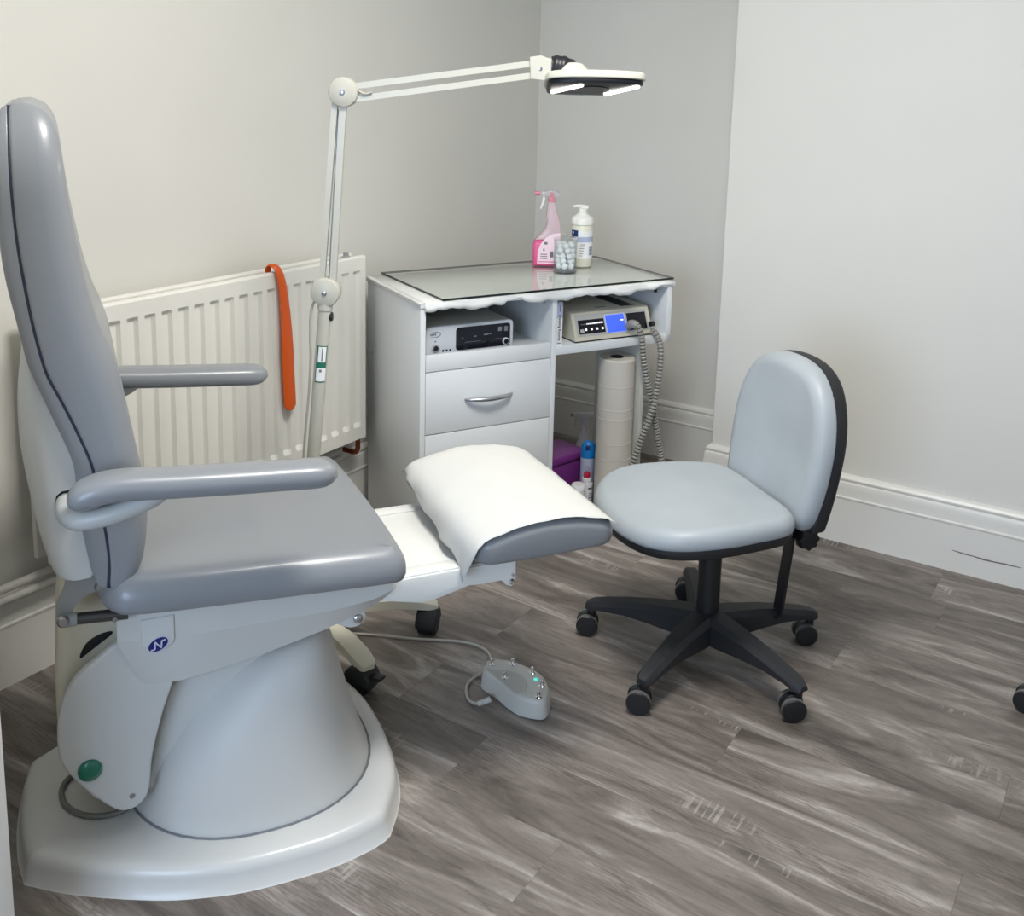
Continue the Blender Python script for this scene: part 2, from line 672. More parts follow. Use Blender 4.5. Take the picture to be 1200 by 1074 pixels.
def wall(name, x0, x1, y0, y1, z0=0.0, z1=ZC, m='wall_paint'):
    return tag(box(name, x0, x1, y0, y1, z0, z1, m), kind='structure')


tag(wall('wall_left', XA - 0.1, XA, YF, YB + 0.1), 'white painted left wall behind the radiator')
tag(wall('wall_back', XA, XC, YB, YB + 0.1), 'grey-white back wall of the alcove behind the cabinet')
tag(wall('wall_right', XC, XR, YC, YB + 0.1), 'white chimney breast wall on the right')
tag(wall('wall_far_right', XR, XR + 0.1, YF, YB + 0.1), 'white wall of the room, outside the picture on the right')
wf = empty('wall_front', (0, 0, 0), kind='structure', label='white wall behind the camera with the window')
WX0, WX1, WZ0, WZ1 = -1.1, 0.3, 0.65, 2.05
mb = MB()
mb.box(XA, WX0, YF - 0.1, YF, 0, ZC); mb.box(WX1, XR, YF - 0.1, YF, 0, ZC)
mb.box(WX0, WX1, YF - 0.1, YF, 0, WZ0); mb.box(WX0, WX1, YF - 0.1, YF, WZ1, ZC)
mb.build('plaster', 'wall_paint', wf)
win = empty('window_1', ((WX0 + WX1) / 2, YF, WZ0), kind='structure', label='white window behind the camera')
mb = MB()
hw_ = (WX1 - WX0) / 2; hh_ = WZ1 - WZ0
mb.box(-hw_, -hw_ + 0.05, -0.1, 0.01, 0, hh_); mb.box(hw_ - 0.05, hw_, -0.1, 0.01, 0, hh_)
mb.box(-hw_, hw_, -0.1, 0.01, 0, 0.05); mb.box(-hw_, hw_, -0.1, 0.01, hh_ - 0.05, hh_); mb.box(-0.02, 0.02, -0.1, 0.0, 0, hh_)
mb.build('window_frame', 'frame_paint', win)
for sx in (-1, 1):
    box('pane', min(sx * 0.02, sx * (hw_ - 0.05)), max(sx * 0.02, sx * (hw_ - 0.05)), -0.06, -0.055, 0.05, hh_ - 0.05, 'window_pane', win)
tag(wall('ceiling', XA - 0.1, XR + 0.1, YF - 0.1, YB + 0.1, ZC, ZC + 0.1, 'ceiling_paint'), 'white ceiling')
fl = empty('floor', (0, 0, 0), kind='structure', label='grey-brown wood effect plank floor')
box('subfloor', XA, XR, YF, YB, -0.05, -0.004, 'subfloor', fl)

# floor boards, each its own piece
PW, PL = 0.1875, 1.264
joints = {0: -0.724, -1: -1.197 + PL * 0, 1: -1.429, 3: -0.624, -2: -1.197, -3: -0.884}
row0 = 1.979
k0 = int(math.floor((YF - row0) / PW)); k1 = int(math.ceil((YB - row0) / PW))
rr = random.Random(11)
for k in range(k0, k1):
    ya, yb = max(YF, row0 + k * PW), min(YB, row0 + (k + 1) * PW)
    if k == -1: j0 = -0.20
    elif k in joints: j0 = joints[k]
    else: j0 = rr.uniform(0, PL)
    xs = [XA]
    x = j0 - PL * math.ceil((j0 - XA) / PL)
    while x < XR:
        if x > XA + 0.03: xs.append(x)
        x += PL
    xs.append(XR)
    for a, b in zip(xs[:-1], xs[1:]):
        if ya >= YC and a >= XC: continue
        if ya >= YC: b = min(b, XC + 0.02)
        g = 0.0001
        hx, hy = (b - a) / 2, (yb - ya) / 2
        bv = 0.0004
        vs = []
        for z, d in ((-0.004, 0), (-0.0003, 0), (0, bv)):
            vs += [(-hx + g + d, -hy + g + d, z), (hx - g - d, -hy + g + d, z), (hx - g - d, hy - g - d, z), (-hx + g + d, hy - g - d, z)]
        fs = [(8, 9, 10, 11)]
        for l in (0, 4):
            for i in range(4):
                fs.append((l + i, l + (i + 1) % 4, l + 4 + (i + 1) % 4, l + 4 + i))
        o = fromdata('plank', vs, fs, 'vinyl_wood', fl)
        o.location = ((a + b) / 2, (ya + yb) / 2, 0)

SK = [(0, 0), (0.024, 0), (0.024, 0.154), (0.0265, 0.157), (0.0265, 0.162), (0.023, 0.165), (0.021, 0.190), (0.021, 0.204),
      (0.0185, 0.210), (0.0145, 0.212), (0.0145, 0.216), (0.0175, 0.219), (0.0175, 0.224), (0.013, 0.231), (0.007, 0.2345), (0, 0.236)]
tag(sweep_profile('baseboard_left', [(XA, YF), (XA, YB)], SK, 'skirting_gloss', left=False), 'white moulded skirting board along the left wall', kind='structure')
tag(sweep_profile('baseboard_back', [(XA + .024, YB), (XC - 0.001, YB)], SK, 'skirting_gloss', left=False), 'white moulded skirting board in the alcove', kind='structure')
bbr = tag(sweep_profile('baseboard_right', [(XC, YB - .024), (XC, YC), (XR, YC)], SK, 'skirting_gloss', left=False),
          'white moulded skirting board wrapping the chimney breast corner', kind='structure')
# scuff on the skirting of the right wall
sc = [on_plane(x, y, Vector((0, 1, 0)), Vector((0, YC - 0.0245, 0))) for x, y in
      ((1116, 645), (1128, 649), (1140, 652), (1152, 656), (1165, 659), (1180, 662), (1197, 666))]
vs, fs = [], []
for i, p in enumerate(sc):
    h = (0.001, 0.0025, 0.0015, 0.003, 0.002, 0.0025, 0.001)[i]
    vs += [(p.x, p.y, p.z - h), (p.x, p.y, p.z + h)]
for i in range(len(sc) - 1):
    fs.append((2 * i, 2 * i + 2, 2 * i + 3, 2 * i + 1))
fromdata('scuff_mark', vs, fs, 'skirting_scuff', bbr)

# open door leaf at the left picture edge
E0 = on_z(18, 1074, 0) * 1.0
E0 = Vector((E0.x * 0.88, E0.y * 0.88, 0))
H0 = Vector((XA + 0.03, 0.60, 0))
dv = H0 - E0
dr = empty('door_1', E0, math.atan2(dv.y, dv.x), kind='structure', label='edge of the open white door at the left picture edge')
dl = box('door_leaf', 0, dv.length, 0.0, 0.04, 0.005, 1.98, 'door_paint', dr, 0.003)
for z0, z1 in ((0.2, 0.85), (1.0, 1.8)):
    box('door_panel', 0.12, dv.length - 0.12, 0.038, 0.046, z0, z1, 'door_paint', dr, 0.003)
lathe('door_knob', [(0.012, 0), (0.012, 0.035), (0.026, 0.045), (0.026, 0.06), (0.0, 0.068)], 'steel', dr, 20, 'Y', (0.06, 0.04, 0.98))

# heating pipes
for i, z in enumerate((0.272, 0.245)):
    t = tube('heating_pipe', [(-2.248 + i * 0.004, YF + 0.02, z), (-2.248 + i * 0.004, 2.44, z)], 0.0108, 'pipe_paint', None, 14)
    tag(t, ('upper' if i == 0 else 'lower') + ' of two painted heating pipes running above the left skirting', 'pipe', 'heating pipes along the left wall')

# ------------------------------------------------------------------ ceiling light (above the picture)
cl_ = empty('ceiling_light', (-0.75, 1.5, ZC), label='square ceiling light panel above the treatment chair', cat='ceiling light')
mb = MB()
for q in ((-.31, -.29, -.31, .31), (.29, .31, -.31, .31), (-.29, .29, -.31, -.29), (-.29, .29, .29, .31)):
    mb.box(q[0], q[1], q[2], q[3], -0.05, 0)
mb.build('frame', 'frame_paint', cl_)
box('diffuser', -.29, .29, -.29, .29, -0.03, -0.02, 'panel_emit', cl_)

# ================================================================== RADIATOR
RX, RY0, RY1, RZ0, RZ1 = -2.175, 1.345, 2.485, 0.322, 0.935
rad = empty('radiator', (XA, (RY0 + RY1) / 2, 0), label='white double panel radiator on the left wall', cat='radiator')
ox, oy = -XA, -(RY0 + RY1) / 2


def rad_panel(name, xf, sgn):
    """pressed steel panel with vertical channels; sgn=+1 faces the room"""
    pitch = 0.0526
    y_first = 1.548 - 4 * pitch
    ys = [RY0]
    prof = [(RY0, 0)]
    k = 0
    while True:
        c = y_first + k * pitch
        k += 1
        if c < RY0 + 0.02: continue
        if c > RY1 - 0.025: break
        prof += [(c - 0.0165, 0), (c - 0.010, -1), (c + 0.010, -1), (c + 0.0165, 0)]
    prof.append((RY1, 0))
    dep = 0.011
    zs = [(RZ0, 0), (RZ0 + 0.042, 0), (RZ0 + 0.056, 1), (RZ1 - 0.056, 1), (RZ1 - 0.046, 0), (RZ1 - 0.006, 0), (RZ1, -0.4)]
    vs, fs = [], []
    for z, a in zs:
        for y, d in prof:
            dd = d * dep * max(a, 0) - (0.004 if a < 0 else 0)
            vs.append((xf + sgn * dd + ox, y + oy, z))
    n = len(prof)
    for i in range(len(zs) - 1):
        for j in range(n - 1):
            fs.append((i * n + j, i * n + j + 1, (i + 1) * n + j + 1, (i + 1) * n + j))
    m0 = len(vs)
    bk = xf - sgn * 0.016
    vs += [(bk + ox, RY0 + oy, RZ0), (bk + ox, RY1 + oy, RZ0), (bk + ox, RY1 + oy, RZ1), (bk + ox, RY0 + oy, RZ1)]
    top = (len(zs) - 1) * n
    fs += [(m0, m0 + 3, m0 + 2, m0 + 1)]
    fs += [tuple(range(n))[::-1] + (m0, m0 + 1)]
    fs += [tuple(top + i for i in range(n)) + (m0 + 2, m0 + 3)]
    fs += [tuple(i * n for i in range(len(zs))) + (m0 + 3, m0), tuple(i * n + n - 1 for i in range(len(zs)))[::-1] + (m0 + 1, m0 + 2)]
    return fromdata(name, vs, fs, 'radiator_white', rad, True, 20)


rad_panel('front_panel', RX, 1)
rad_panel('rear_panel', -2.232, 1)
mb = MB()
y = RY0 + 0.03
while y < RY1 - 0.03:
    mb.box(-2.228 + ox, -2.194 + ox, y + oy, y + 0.002 + oy, RZ0 + 0.03, RZ1 - 0.03)
    y += 0.0263
mb.build('convector_fins', 'radiator_dark', rad)
for yy in (RY0 + 0.2, RY1 - 0.2):
    box('wall_bracket', 0.001, -2.25 + ox, yy + oy - 0.02, yy + oy + 0.02, RZ0 + 0.05, RZ1 - 0.08, 'radiator_dark', rad)
tube('supply_pipe', [(-2.205 + ox, RY1 - 0.006 + oy, RZ0 + 0.01), (-2.205 + ox, RY1 - 0.006 + oy, .275), (-2.212 + ox, RY1 - 0.006 + oy, .262), (-2.225 + ox, RY1 - 0.006 + oy, .258), (-2.27 + ox, RY1 - 0.006 + oy, .258)], 0.0085, 'copper', rad, 12)
lathe('bleed_valve', [(0.016, 0), (0.016, 0.012), (0.009, 0.018), (0.009, 0.026), (0, 0.028)], 'bracket_grey', rad, 14, 'Z', (-2.205 + ox, RY1 - 0.06 + oy, RZ1 - 0.014))

# shoe horn hooked over the front panel
sh_pts = [(-2.199, 2.083, 0.925), (-2.197, 2.083, 0.948), (-2.184, 2.086, 0.957), (-2.168, 2.090, 0.950), (-2.159, 2.096, 0.925), (-2.157, 2.104, 0.88),
          (-2.156, 2.112, 0.80), (-2.156, 2.117, 0.70), (-2.156, 2.121, 0.60), (-2.156, 2.124, 0.54), (-2.156, 2.125, 0.512)]
sp = crom(sh_pts, 5)
rings = []
nS = len(sp)
tot = [0]
for i in range(1, nS): tot.append(tot[-1] + (sp[i] - sp[i - 1]).length)
for i, p in enumerate(sp):
    t = tot[i] / tot[-1]
    hw = 0.010 + 0.013 * min(1, t * 1.6)
    if t > 0.965: hw *= sqrt(max(0.15, 1 - ((t - 0.965) / 0.036) ** 2))
    tg = (sp[min(i + 1, nS - 1)] - sp[max(i - 1, 0)]).normalized()
    nrm = Vector((tg.z, 0, -tg.x)); nrm = nrm if i > 8 else nrm
    nrm = tg.cross(Vector((0, 1, 0))).normalized()
    if i > 12 and nrm.x < 0: nrm = -nrm
    ring = []
    for k in range(9):
        u = -1 + 2 * k / 8
        ring.append(p + Vector((0, 1, 0)) * (u * hw) + nrm * (0.004 * (1 - u * u)))
    for k in range(8, -1, -1):
        u = -1 + 2 * k / 8
        ring.append(p + Vector((0, 1, 0)) * (u * hw) + nrm * (0.004 * (1 - u * u) - 0.0025))
    rings.append([tuple(q) for q in ring])
o = loft('shoe_horn', rings, 'orange_plastic', None, True, 60)
tag(o, 'long orange plastic shoe horn hooked over the radiator', 'shoe horn')

# ================================================================== TREATMENT CHAIR
TH = radians(57)
CF = Vector((cos(TH), sin(TH), 0)); CRt = Vector((sin(TH), -cos(TH), 0))
TC, S0 = -2.05, 0.25
chair = empty('treatment_chair', CF * S0 + CRt * TC, TH, 'grey padded podiatry treatment chair on a glossy white pedestal base', 'treatment chair')


def cl(px, py, w):
    """pixel -> chair side view (x, z) on the upright plane w metres to the camera side of the chair's middle"""
    p = on_plane(px, py, CRt, CRt * (TC + w))
    return (p.dot(CF) - S0, p.z)


def cls(pts, w):
    return [cl(a, b, w) for a, b in pts]


# --- base plate
near = [(-.138, 0.0), (-.134, .08), (-.122, .150), (-.120, .156), (-.032, .218), (.097, .284), (.184, .313), (.274, .330), (.404, .331), (.492, .316), (.535, .300), (.548, .290), (.580, .235), (.604, .180), (.621, .100), (.627, 0.0)]
right = [(s - S0, -w_) for s, w_ in near]


def dens(pts, n=5):
    out = []
    seg = [pts[:3], pts[3:11], pts[11:]]
    for s in (pts[0:3], pts[3:11], pts[11:]):
        out += [(p.x, p.y) for p in crom([(a, b, 0) for a, b in s], n)]
    return out


half = dens(right)
bp_out = half + [(x, -y) for x, y in half[::-1][1:-1]]
bp_out = ccw(bp_out)
rings = []
for d, z in ((0.0, 0.0), (0.003, 0.002), (0.008, 0.036), (0.012, 0.046), (0.017, 0.052), (0.024, 0.0555)):
    rings.append([(x, y, z) for x, y in inset(bp_out, d)])
for f, z in ((.96, 0.0572), (.85, 0.058), (.5, 0.059)):
    rings.append([(.02 + (x - .02) * f, y * f, z) for x, y, _ in rings[5]])
loft('base_plate', rings, 'shell_white', chair, True, 60)

# --- conical pedestal skirt
rings = []
for z, s0, s1, hw in ((.057, .068, .572, .256), (.062, .07, .570, .255), (.10, .076, .555, .250), (.15, .092, .540, .242), (.19, .113, .528, .234), (.23, .142, .517, .226),
                      (.27, .178, .507, .216), (.31, .222, .497, .203), (.34, .266, .488, .188), (.362, .308, .480, .168), (.376, .346, .470, .140), (.384, .385, .455, .09)):
    c = (s0 + s1) / 2 - S0; a = (s1 - s0) / 2
    ring = []
    for k in range(48):
        an = 2 * pi * k / 48
        e = 2 / 2.25
        ring.append((c + a * math.copysign(abs(cos(an)) ** e, cos(an)), hw * math.copysign(abs(sin(an)) ** e, sin(an)), z))
    rings.append(ring)
loft('pedestal_skirt', rings, 'skirt_white', chair, True, 60)
# groove ring around the skirt foot
ring = [((.32 - S0) + .2535 * math.copysign(abs(cos(2 * pi * k / 48)) ** (2 / 2.25), cos(2 * pi * k / 48)), .2575 * math.copysign(abs(sin(2 * pi * k / 48)) ** (2 / 2.25), sin(2 * pi * k / 48)), 0.0585) for k in range(49)]
tube('skirt_seal', ring, 0.0025, 'ink_grey', chair, 6)

# --- inner lift cover between panel and skirt
slab('lift_cover', smooth2(cls([(176, 935), (178, 890), (190, 835), (205, 795), (260, 775), (330, 752), (335, 800), (290, 860), (250, 930)], .135), 2), .135, -.135, .01, 'shell_grey', chair,
     conv=lambda u, v, h: (u, -h, v))
# --- rear shroud
slab('rear_shroud', smooth2(cls([(80, 700), (70, 716), (66, 745), (65, 790), (67, 840), (75, 890), (110, 930), (150, 930), (180, 880), (180, 800), (170, 705), (120, 692)], .10), 2),
     .13, -.13, .022, 'cream_plastic', chair, conv=lambda u, v, h: (u, -h, v))
slab('vent_slot', smooth2(cls([(94, 772), (96, 763), (104, 752), (117, 744), (130, 740.5), (131, 743.5), (119, 753), (105, 764)], .132), 3), .128, .1325, 0, 'dark_recess', chair, conv=lambda u, v, h: (u, -h, v))
# --- side panel
sp_px = [(150, 756), (137, 755), (115, 773), (90, 795), (75, 820), (68, 845), (67, 870), (70, 891), (80, 908), (98, 925), (115, 938), (133, 949), (146, 951.7), (160, 947), (171, 936), (175.5, 923),
         (178, 893), (184, 863), (193, 830), (203, 801), (210, 775), (190, 757)]
sp_w = .178
spn = slab('side_panel', smooth2(cls(sp_px, sp_w), 2), .155, sp_w, .006, 'shell_grey', chair, conv=lambda u, v, h: (u, -h, v))
gx, gz = cl(105.5, 903, sp_w)
gb = lathe('green_button', [(0.0215, 0), (0.0215, 0.003), (0.019, 0.006), (0.010, 0.0085), (0, 0.009)], 'green_button', spn, 28, 'Y')
for v in gb.data.vertices: v.co = Vector((v.co.x + gx, -v.co.y - sp_w, v.co.z + gz))
gx, gz = cl(155, 933, sp_w)
sb_ = lathe('screw', [(0.005, 0), (0.005, 0.002), (0, 0.003)], 'steel', spn, 14, 'Y')
for v in sb_.data.vertices: v.co = Vector((v.co.x + gx, -v.co.y - sp_w, v.co.z + gz))

# --- seat carriage beam: top edge, crease and sloping lower face
def resample(pts, n):
    pts = [Vector((a, b)) for a, b in pts]
    d = [0]
    for i in range(1, len(pts)): d.append(d[-1] + (pts[i] - pts[i - 1]).length)
    out = []
    for k in range(n):
        t = d[-1] * k / (n - 1)
        i = 0
        while i < len(d) - 2 and d[i + 1] < t: i += 1
        f = (t - d[i]) / max(1e-9, d[i + 1] - d[i])
        p = pts[i].lerp(pts[i + 1], f)
        out.append((p.x, p.y))
    return out


NB = 22
cA = resample(cls([(137, 712), (210, 712), (333, 694), (460, 676)], .205), NB)
cB = resample(cls([(137, 753), (206, 748), (385, 717), (442, 702), (460, 691)], .205), NB)
cC = resample(cls([(158, 792), (172, 804.5), (215, 797), (306, 768), (379, 739), (436, 712), (456, 697)], .178), NB)
rings = []
for i in range(NB):
    a, b, c = cA[i], cB[i], cC[i]
    rings.append([(a[0], -.205, a[1]), (b[0], -.205, b[1]), (c[0], -.178, c[1]), (c[0], .178, c[1]), (b[0], .205, b[1]), (a[0], .205, a[1])])
beam = loft('seat_beam', rings, 'shell_grey', chair, True, 15)
bx, bz = cl(419, 724.6, .17)
slab('pivot_lug', smooth2([(bx + a, bz + b) for a, b in ((-.09, .03), (-.03, -.012), (0.0, -.018), (.018, -.002), (.012, .022), (.02, .05), (-.07, .05))], 4), .15, .172, .004, 'shell_grey', chair, conv=lambda u, v, h: (u, -h, v))
pb = lathe('pivot_bolt', [(0.0095, 0), (0.0095, 0.004), (0.006, 0.007), (0, 0.008)], 'steel', chair, 18, 'Y')
for v in pb.data.vertices: v.co = Vector((v.co.x + bx, -v.co.y - .172, v.co.z + bz))
# badge tab + emblem
x0, z0 = cl(166, 762, .205); x1, z1 = cl(204, 720, .205)
slab('badge_tab', [(x0 + .008, z0), (x1 - .008, z0), (x1, z0 + .010), (x1, z1), (x0, z1), (x0, z0 + .008)], .198, .2085, .003, 'shell_grey', beam, conv=lambda u, v, h: (u, -h, v))
ex, ez = cl(185.3, 755.5, .209)


def ell(rx, ry, tilt, n=28):
    out = []
    for k in range(n):
        a = 2 * pi * k / n
        u, v = rx * cos(a), ry * sin(a)
        out.append((ex + u * cos(tilt) - v * sin(tilt), ez + u * sin(tilt) + v * cos(tilt)))
    return out


TL = radians(26)
bdg = slab('badge', ell(.0205, .0140, TL), .208, .2095, 0, 'badge_silver', beam, conv=lambda u, v, h: (u, -h, v))
slab('badge_face', ell(.0183, .0120, TL), .209, .2102, 0, 'badge_blue', beam, conv=lambda u, v, h: (u, -h, v))


def strokes(segs, wd):
    mb = MB()
    for (a, b), (c, d) in segs:
        dx, dy = c - a, d - b
        l = math.hypot(dx, dy); nx, ny = -dy / l * wd / 2, dx / l * wd / 2
        q = [(a + nx, b + ny), (c + nx, d + ny), (c - nx, d - ny), (a - nx, b - ny)]
        n = len(mb.v)
        vs = [(ex + u, -.2100, ez + v) for u, v in q] + [(ex + u, -.2108, ez + v) for u, v in q]
        mb.add(vs, [(0, 1, 2, 3), (4, 7, 6, 5), (0, 4, 5, 1), (1, 5, 6, 2), (2, 6, 7, 3), (3, 7, 4, 0)])
    return mb


s_ = 0.00148
strokes([((-9 * s_, -6.5 * s_), (-4 * s_, -5.7 * s_)), ((-4 * s_, -5.9 * s_), (-3.4 * s_, 4.2 * s_)), ((-3.6 * s_, 4.2 * s_), (3.6 * s_, -5 * s_)), ((3.4 * s_, -5 * s_), (4.4 * s_, 4.6 * s_)), ((4.2 * s_, 4.6 * s_), (9 * s_, 5.4 * s_))], 0.0026).build('badge_letter', 'badge_silver', beam)

# --- seat cushion
so = [(-.225, 0), (-.223, -.12), (-.218, -.215), (-.198, -.265), (-.155, -.285), (0.0, -.290), (.16, -.291), (.270, -.291), (.318, -.286), (.337, -.262), (.343, -.20), (.347, -.1), (.348, 0)]
so = so + [(x, -y) for x, y in so[::-1][1:-1]]
so = ccw(smooth2(so, 4))
zb = lambda x, y: .563 - (x + .13) * .054
zt = lambda x, y: zb(x, y) + .066 + .004 * (abs(y) / .29) ** 2
cushion('seat_cushion', so, 'vinyl_grey', chair, zb, zt, .046, .014, .004, 8, 8)

# --- backrest: padded front, rear band, seam piping
BW = .225


def narrow_top(o, z1=1.30, z2=1.46, amt=0.42):
    for v in o.data.vertices:
        if v.co.z > z1:
            t = min(1, (v.co.z - z1) / (z2 - z1))
            v.co.y *= 1 - amt * (1 - sqrt(max(0, 1 - t * t)))


def pair_loft(name, pairs, w_, hw, rr_, rf, m, sub=4, n=6):
    """stations along the back: (rear pixel, front pixel); each is a rounded section hw wide"""
    A = crom([(a, 0, b) for a, b in cls([p[0] for p in pairs], w_)], sub)
    B_ = crom([(a, 0, b) for a, b in cls([p[1] for p in pairs], w_)], sub)
    rings = []
    for a, b in zip(A, B_):
        d = b - a
        T = d.length
        d = d.normalized()
        f, r = min(rf, .49 * T), min(rr_, .49 * T)
        ring = []
        for cu, sy, a0, rad_ in ((T - f, 1, 0, f), (r, 1, 90, r), (r, -1, 180, r), (T - f, -1, 270, f)):
            for k in range(n + 1):
                an = radians(a0 + 90 * k / n)
                u = cu + rad_ * cos(an)
                y = sy * (hw - rad_) + rad_ * sin(an)
                q = a + d * u
                ring.append((q.x, y, q.z))
        rings.append(ring)
    return loft(name, rings, m, chair, True, 60)


bpairs = [((128, 678), (137, 680)), ((127, 672), (150, 674)), ((127.5, 660), (163, 659)), ((127, 646), (169, 640)), ((124, 620), (172, 614)), ((118, 590), (172.4, 592)), ((112, 560), (168, 560)), ((107, 537), (162.5, 535)), ((93.6, 506), (152, 492)),
          ((74, 467), (140.5, 438)), ((57, 436), (128, 405)), ((49, 413), (119, 386)), ((39, 375), (106, 348)), ((29, 326), (95.5, 306)), ((21.6, 283), (87, 267)), ((16, 237), (80, 230)), ((12.5, 191), (74, 190)), ((11, 162), (68.5, 160)),
          ((10, 143), (62, 143)), ((9.5, 132), (53, 131)), ((10, 126), (42, 124.5)), ((12, 122.5), (30, 121))]
bf = pair_loft('backrest_cushion', bpairs, BW, .262, .006, .055, 'vinyl_grey')
narrow_top(bf)
rpairs = [((113, 677), (125, 679)), ((109, 668), (126, 664)), ((106, 660), (126.5, 646)), ((98, 626), (123, 620)), ((92, 600), (117, 590)), ((89, 567), (111, 560)), ((86, 542), (106, 537)), ((78, 520), (93, 506)), ((58, 478), (73.5, 467)), ((40, 440), (56.5, 436)),
          ((31, 418), (48.5, 413)), ((19, 372), (38.5, 375)), ((8, 330), (28.5, 326)), ((0.5, 288), (21, 283)), ((-3.5, 240), (15.5, 237)), ((-5.5, 195), (12, 191)), ((-6, 162), (10.5, 162)), ((-5, 145), (9.5, 143)), ((-3, 134), (9, 132)), ((0, 128), (9, 127)), ((3.5, 125), (9, 124.5))]
br = pair_loft('backrest_rear_panel', rpairs, BW, .260, .015, .004, 'vinyl_grey')
narrow_top(br)
seam = [(9, 123.5), (9.5, 132), (11, 162), (12.3, 191), (15.8, 237), (21.3, 283), (28.5, 326), (38.5, 375), (48.5, 413), (56.5, 436), (73.5, 467), (93.3, 506), (107.2, 537), (112, 560), (118, 590), (124, 620), (127, 646), (127, 664), (126, 679)]
sm = tube('seam_piping', [(a, -.2575, b) for a, b in cls(seam, BW)], .0032, 'vinyl_piping', bf, 8, None, None, 3)
narrow_top(sm)
# --- hard rear shell of the back
spairs = [((30, 398), (36, 404)), ((26, 408), (42, 418)), ((22.5, 431), (52, 436)), ((20.5, 456), (66, 459)), ((21.3, 498), (84, 498)), ((25.5, 534), (94, 534)), ((35, 579), (97, 579)), ((46, 623), (100, 620)), ((56, 652), (105, 646)), ((63, 667), (109, 661)), ((70, 672), (108, 664.5)), ((78, 672.5), (106.5, 666.5))]
pair_loft('backrest_shell', spairs, .21, .246, .07, .004, 'shell_grey')
slab('arm_slot', cls([(64, 592), (66, 582), (72, 577), (88, 573), (92, 578), (92, 600), (80, 606), (66, 604)], .248), .243, .2465, 0, 'dark_recess', chair, conv=lambda u, v, h: (u, -h, v))

# --- hinge bracket, strut, bolts
slab('hinge_bracket', smooth2(cls([(80, 660), (78, 672), (75, 691), (67, 709), (66.5, 724), (75, 731), (82, 726), (87, 713), (97, 702), (111, 694.5), (124, 700), (133, 712), (150, 700), (150, 680), (122, 670), (106, 662)], .215), 2),
     .20, .215, .002, 'bracket_grey', chair, conv=lambda u, v, h: (u, -h, v))
slab('hinge_bracket', smooth2(cls([(80, 660), (78, 672), (75, 691), (67, 709), (66.5, 724), (75, 731), (82, 726), (87, 713), (97, 702), (111, 694.5), (124, 700), (133, 712), (150, 700), (150, 680), (122, 670), (106, 662)], .215), 2),
     -.215, -.20, .002, 'bracket_grey', chair, conv=lambda u, v, h: (u, -h, v))
for px, py, r, w_ in ((117, 687, .0095, .216), (74, 728, .0105, .226), (134.5, 724.5, .006, .222)):
    qx, qz = cl(px, py, w_)
    o = lathe('hinge_bolt', [(r, 0), (r, .004), (r * .7, .008), (0, .009)], 'steel', chair, 18, 'Y')
    for v in o.data.vertices: v.co = Vector((v.co.x + qx, -v.co.y - w_, v.co.z + qz))
a_ = cl(72, 728, .218); b_ = cl(90, 725.5, .218); c_ = cl(150, 719, .218)
st = tube('gas_strut', [(a_[0], -.218, a_[1]), (b_[0], -.218, b_[1])], .0125, 'bracket_grey', chair, 14)
tube('strut_rod', [(b_[0], -.218, b_[1]), (c_[0], -.218, c_[1])], .0105, 'strut_dark', st, 14)

# --- armrests (camera side traced, far side mirrored)
arm_c = cls([(97, 597), (98, 586), (107, 577), (124, 571.5), (150, 568), (200, 565.5), (260, 562), (320, 558), (372, 554.5), (394, 553)], .33)
arm_path = crom([(a, 0, b) for a, b in arm_c], 4)
nA = len(arm_path)
tube_px = [((80, 588), .18), ((78, 590), .25), ((79, 603), .285), ((92, 610), .315), ((120, 606), .328), ((150, 596), .33), ((178, 583), .33), ((192, 572), .33)]
for sgn in (1, -1):
    yy = -.33 * sgn
    path = [Vector((p.x, yy, p.z)) for p in arm_path]
    rad_, ry_ = [], []
    for i in range(nA):
        t = i / (nA - 1)
        k = 1.0
        e = min(i, nA - 1 - i)
        k = (0.35, 0.62, 0.80, 0.92, 0.98)[e] if e < 5 else 1.0
        rad_.append((.029 + .008 * min(1, t * 3)) * k)
        ry_.append((.0235 if t > .25 else .0235 + .006 * (1 - t / .25)) * k)
    vs, fs = tube_data(path, rad_, 18, ry_, up=(0.0, 0.0, 1.0) if False else None)
    # sweep with a fixed sideways axis
    vs = []
    for i, p in enumerate(path):
        t = (path[min(i + 1, nA - 1)] - path[max(i - 1, 0)]).normalized()
        a = Vector((0, 1, 0)); b = a.cross(t).normalized()
        for k in range(18):
            an = 2 * pi * k / 18
            ca, sa = cos(an), sin(an)
            e = 2 / 2.6
            vs.append(p + a * (rad_[i] * math.copysign(abs(ca) ** e, ca)) + b * (ry_[i] * math.copysign(abs(sa) ** e, sa)))
    arm = fromdata('armrest_pad', vs, fs, 'vinyl_grey', chair, True, 60)
    tp = []
    for (px, py), w_ in tube_px:
        a, b = cl(px, py, w_)
        tp.append((a, -w_ * sgn, b))
    tube('armrest_tube', tp, .0175, 'tube_grey', arm, 14, None, None, 5)

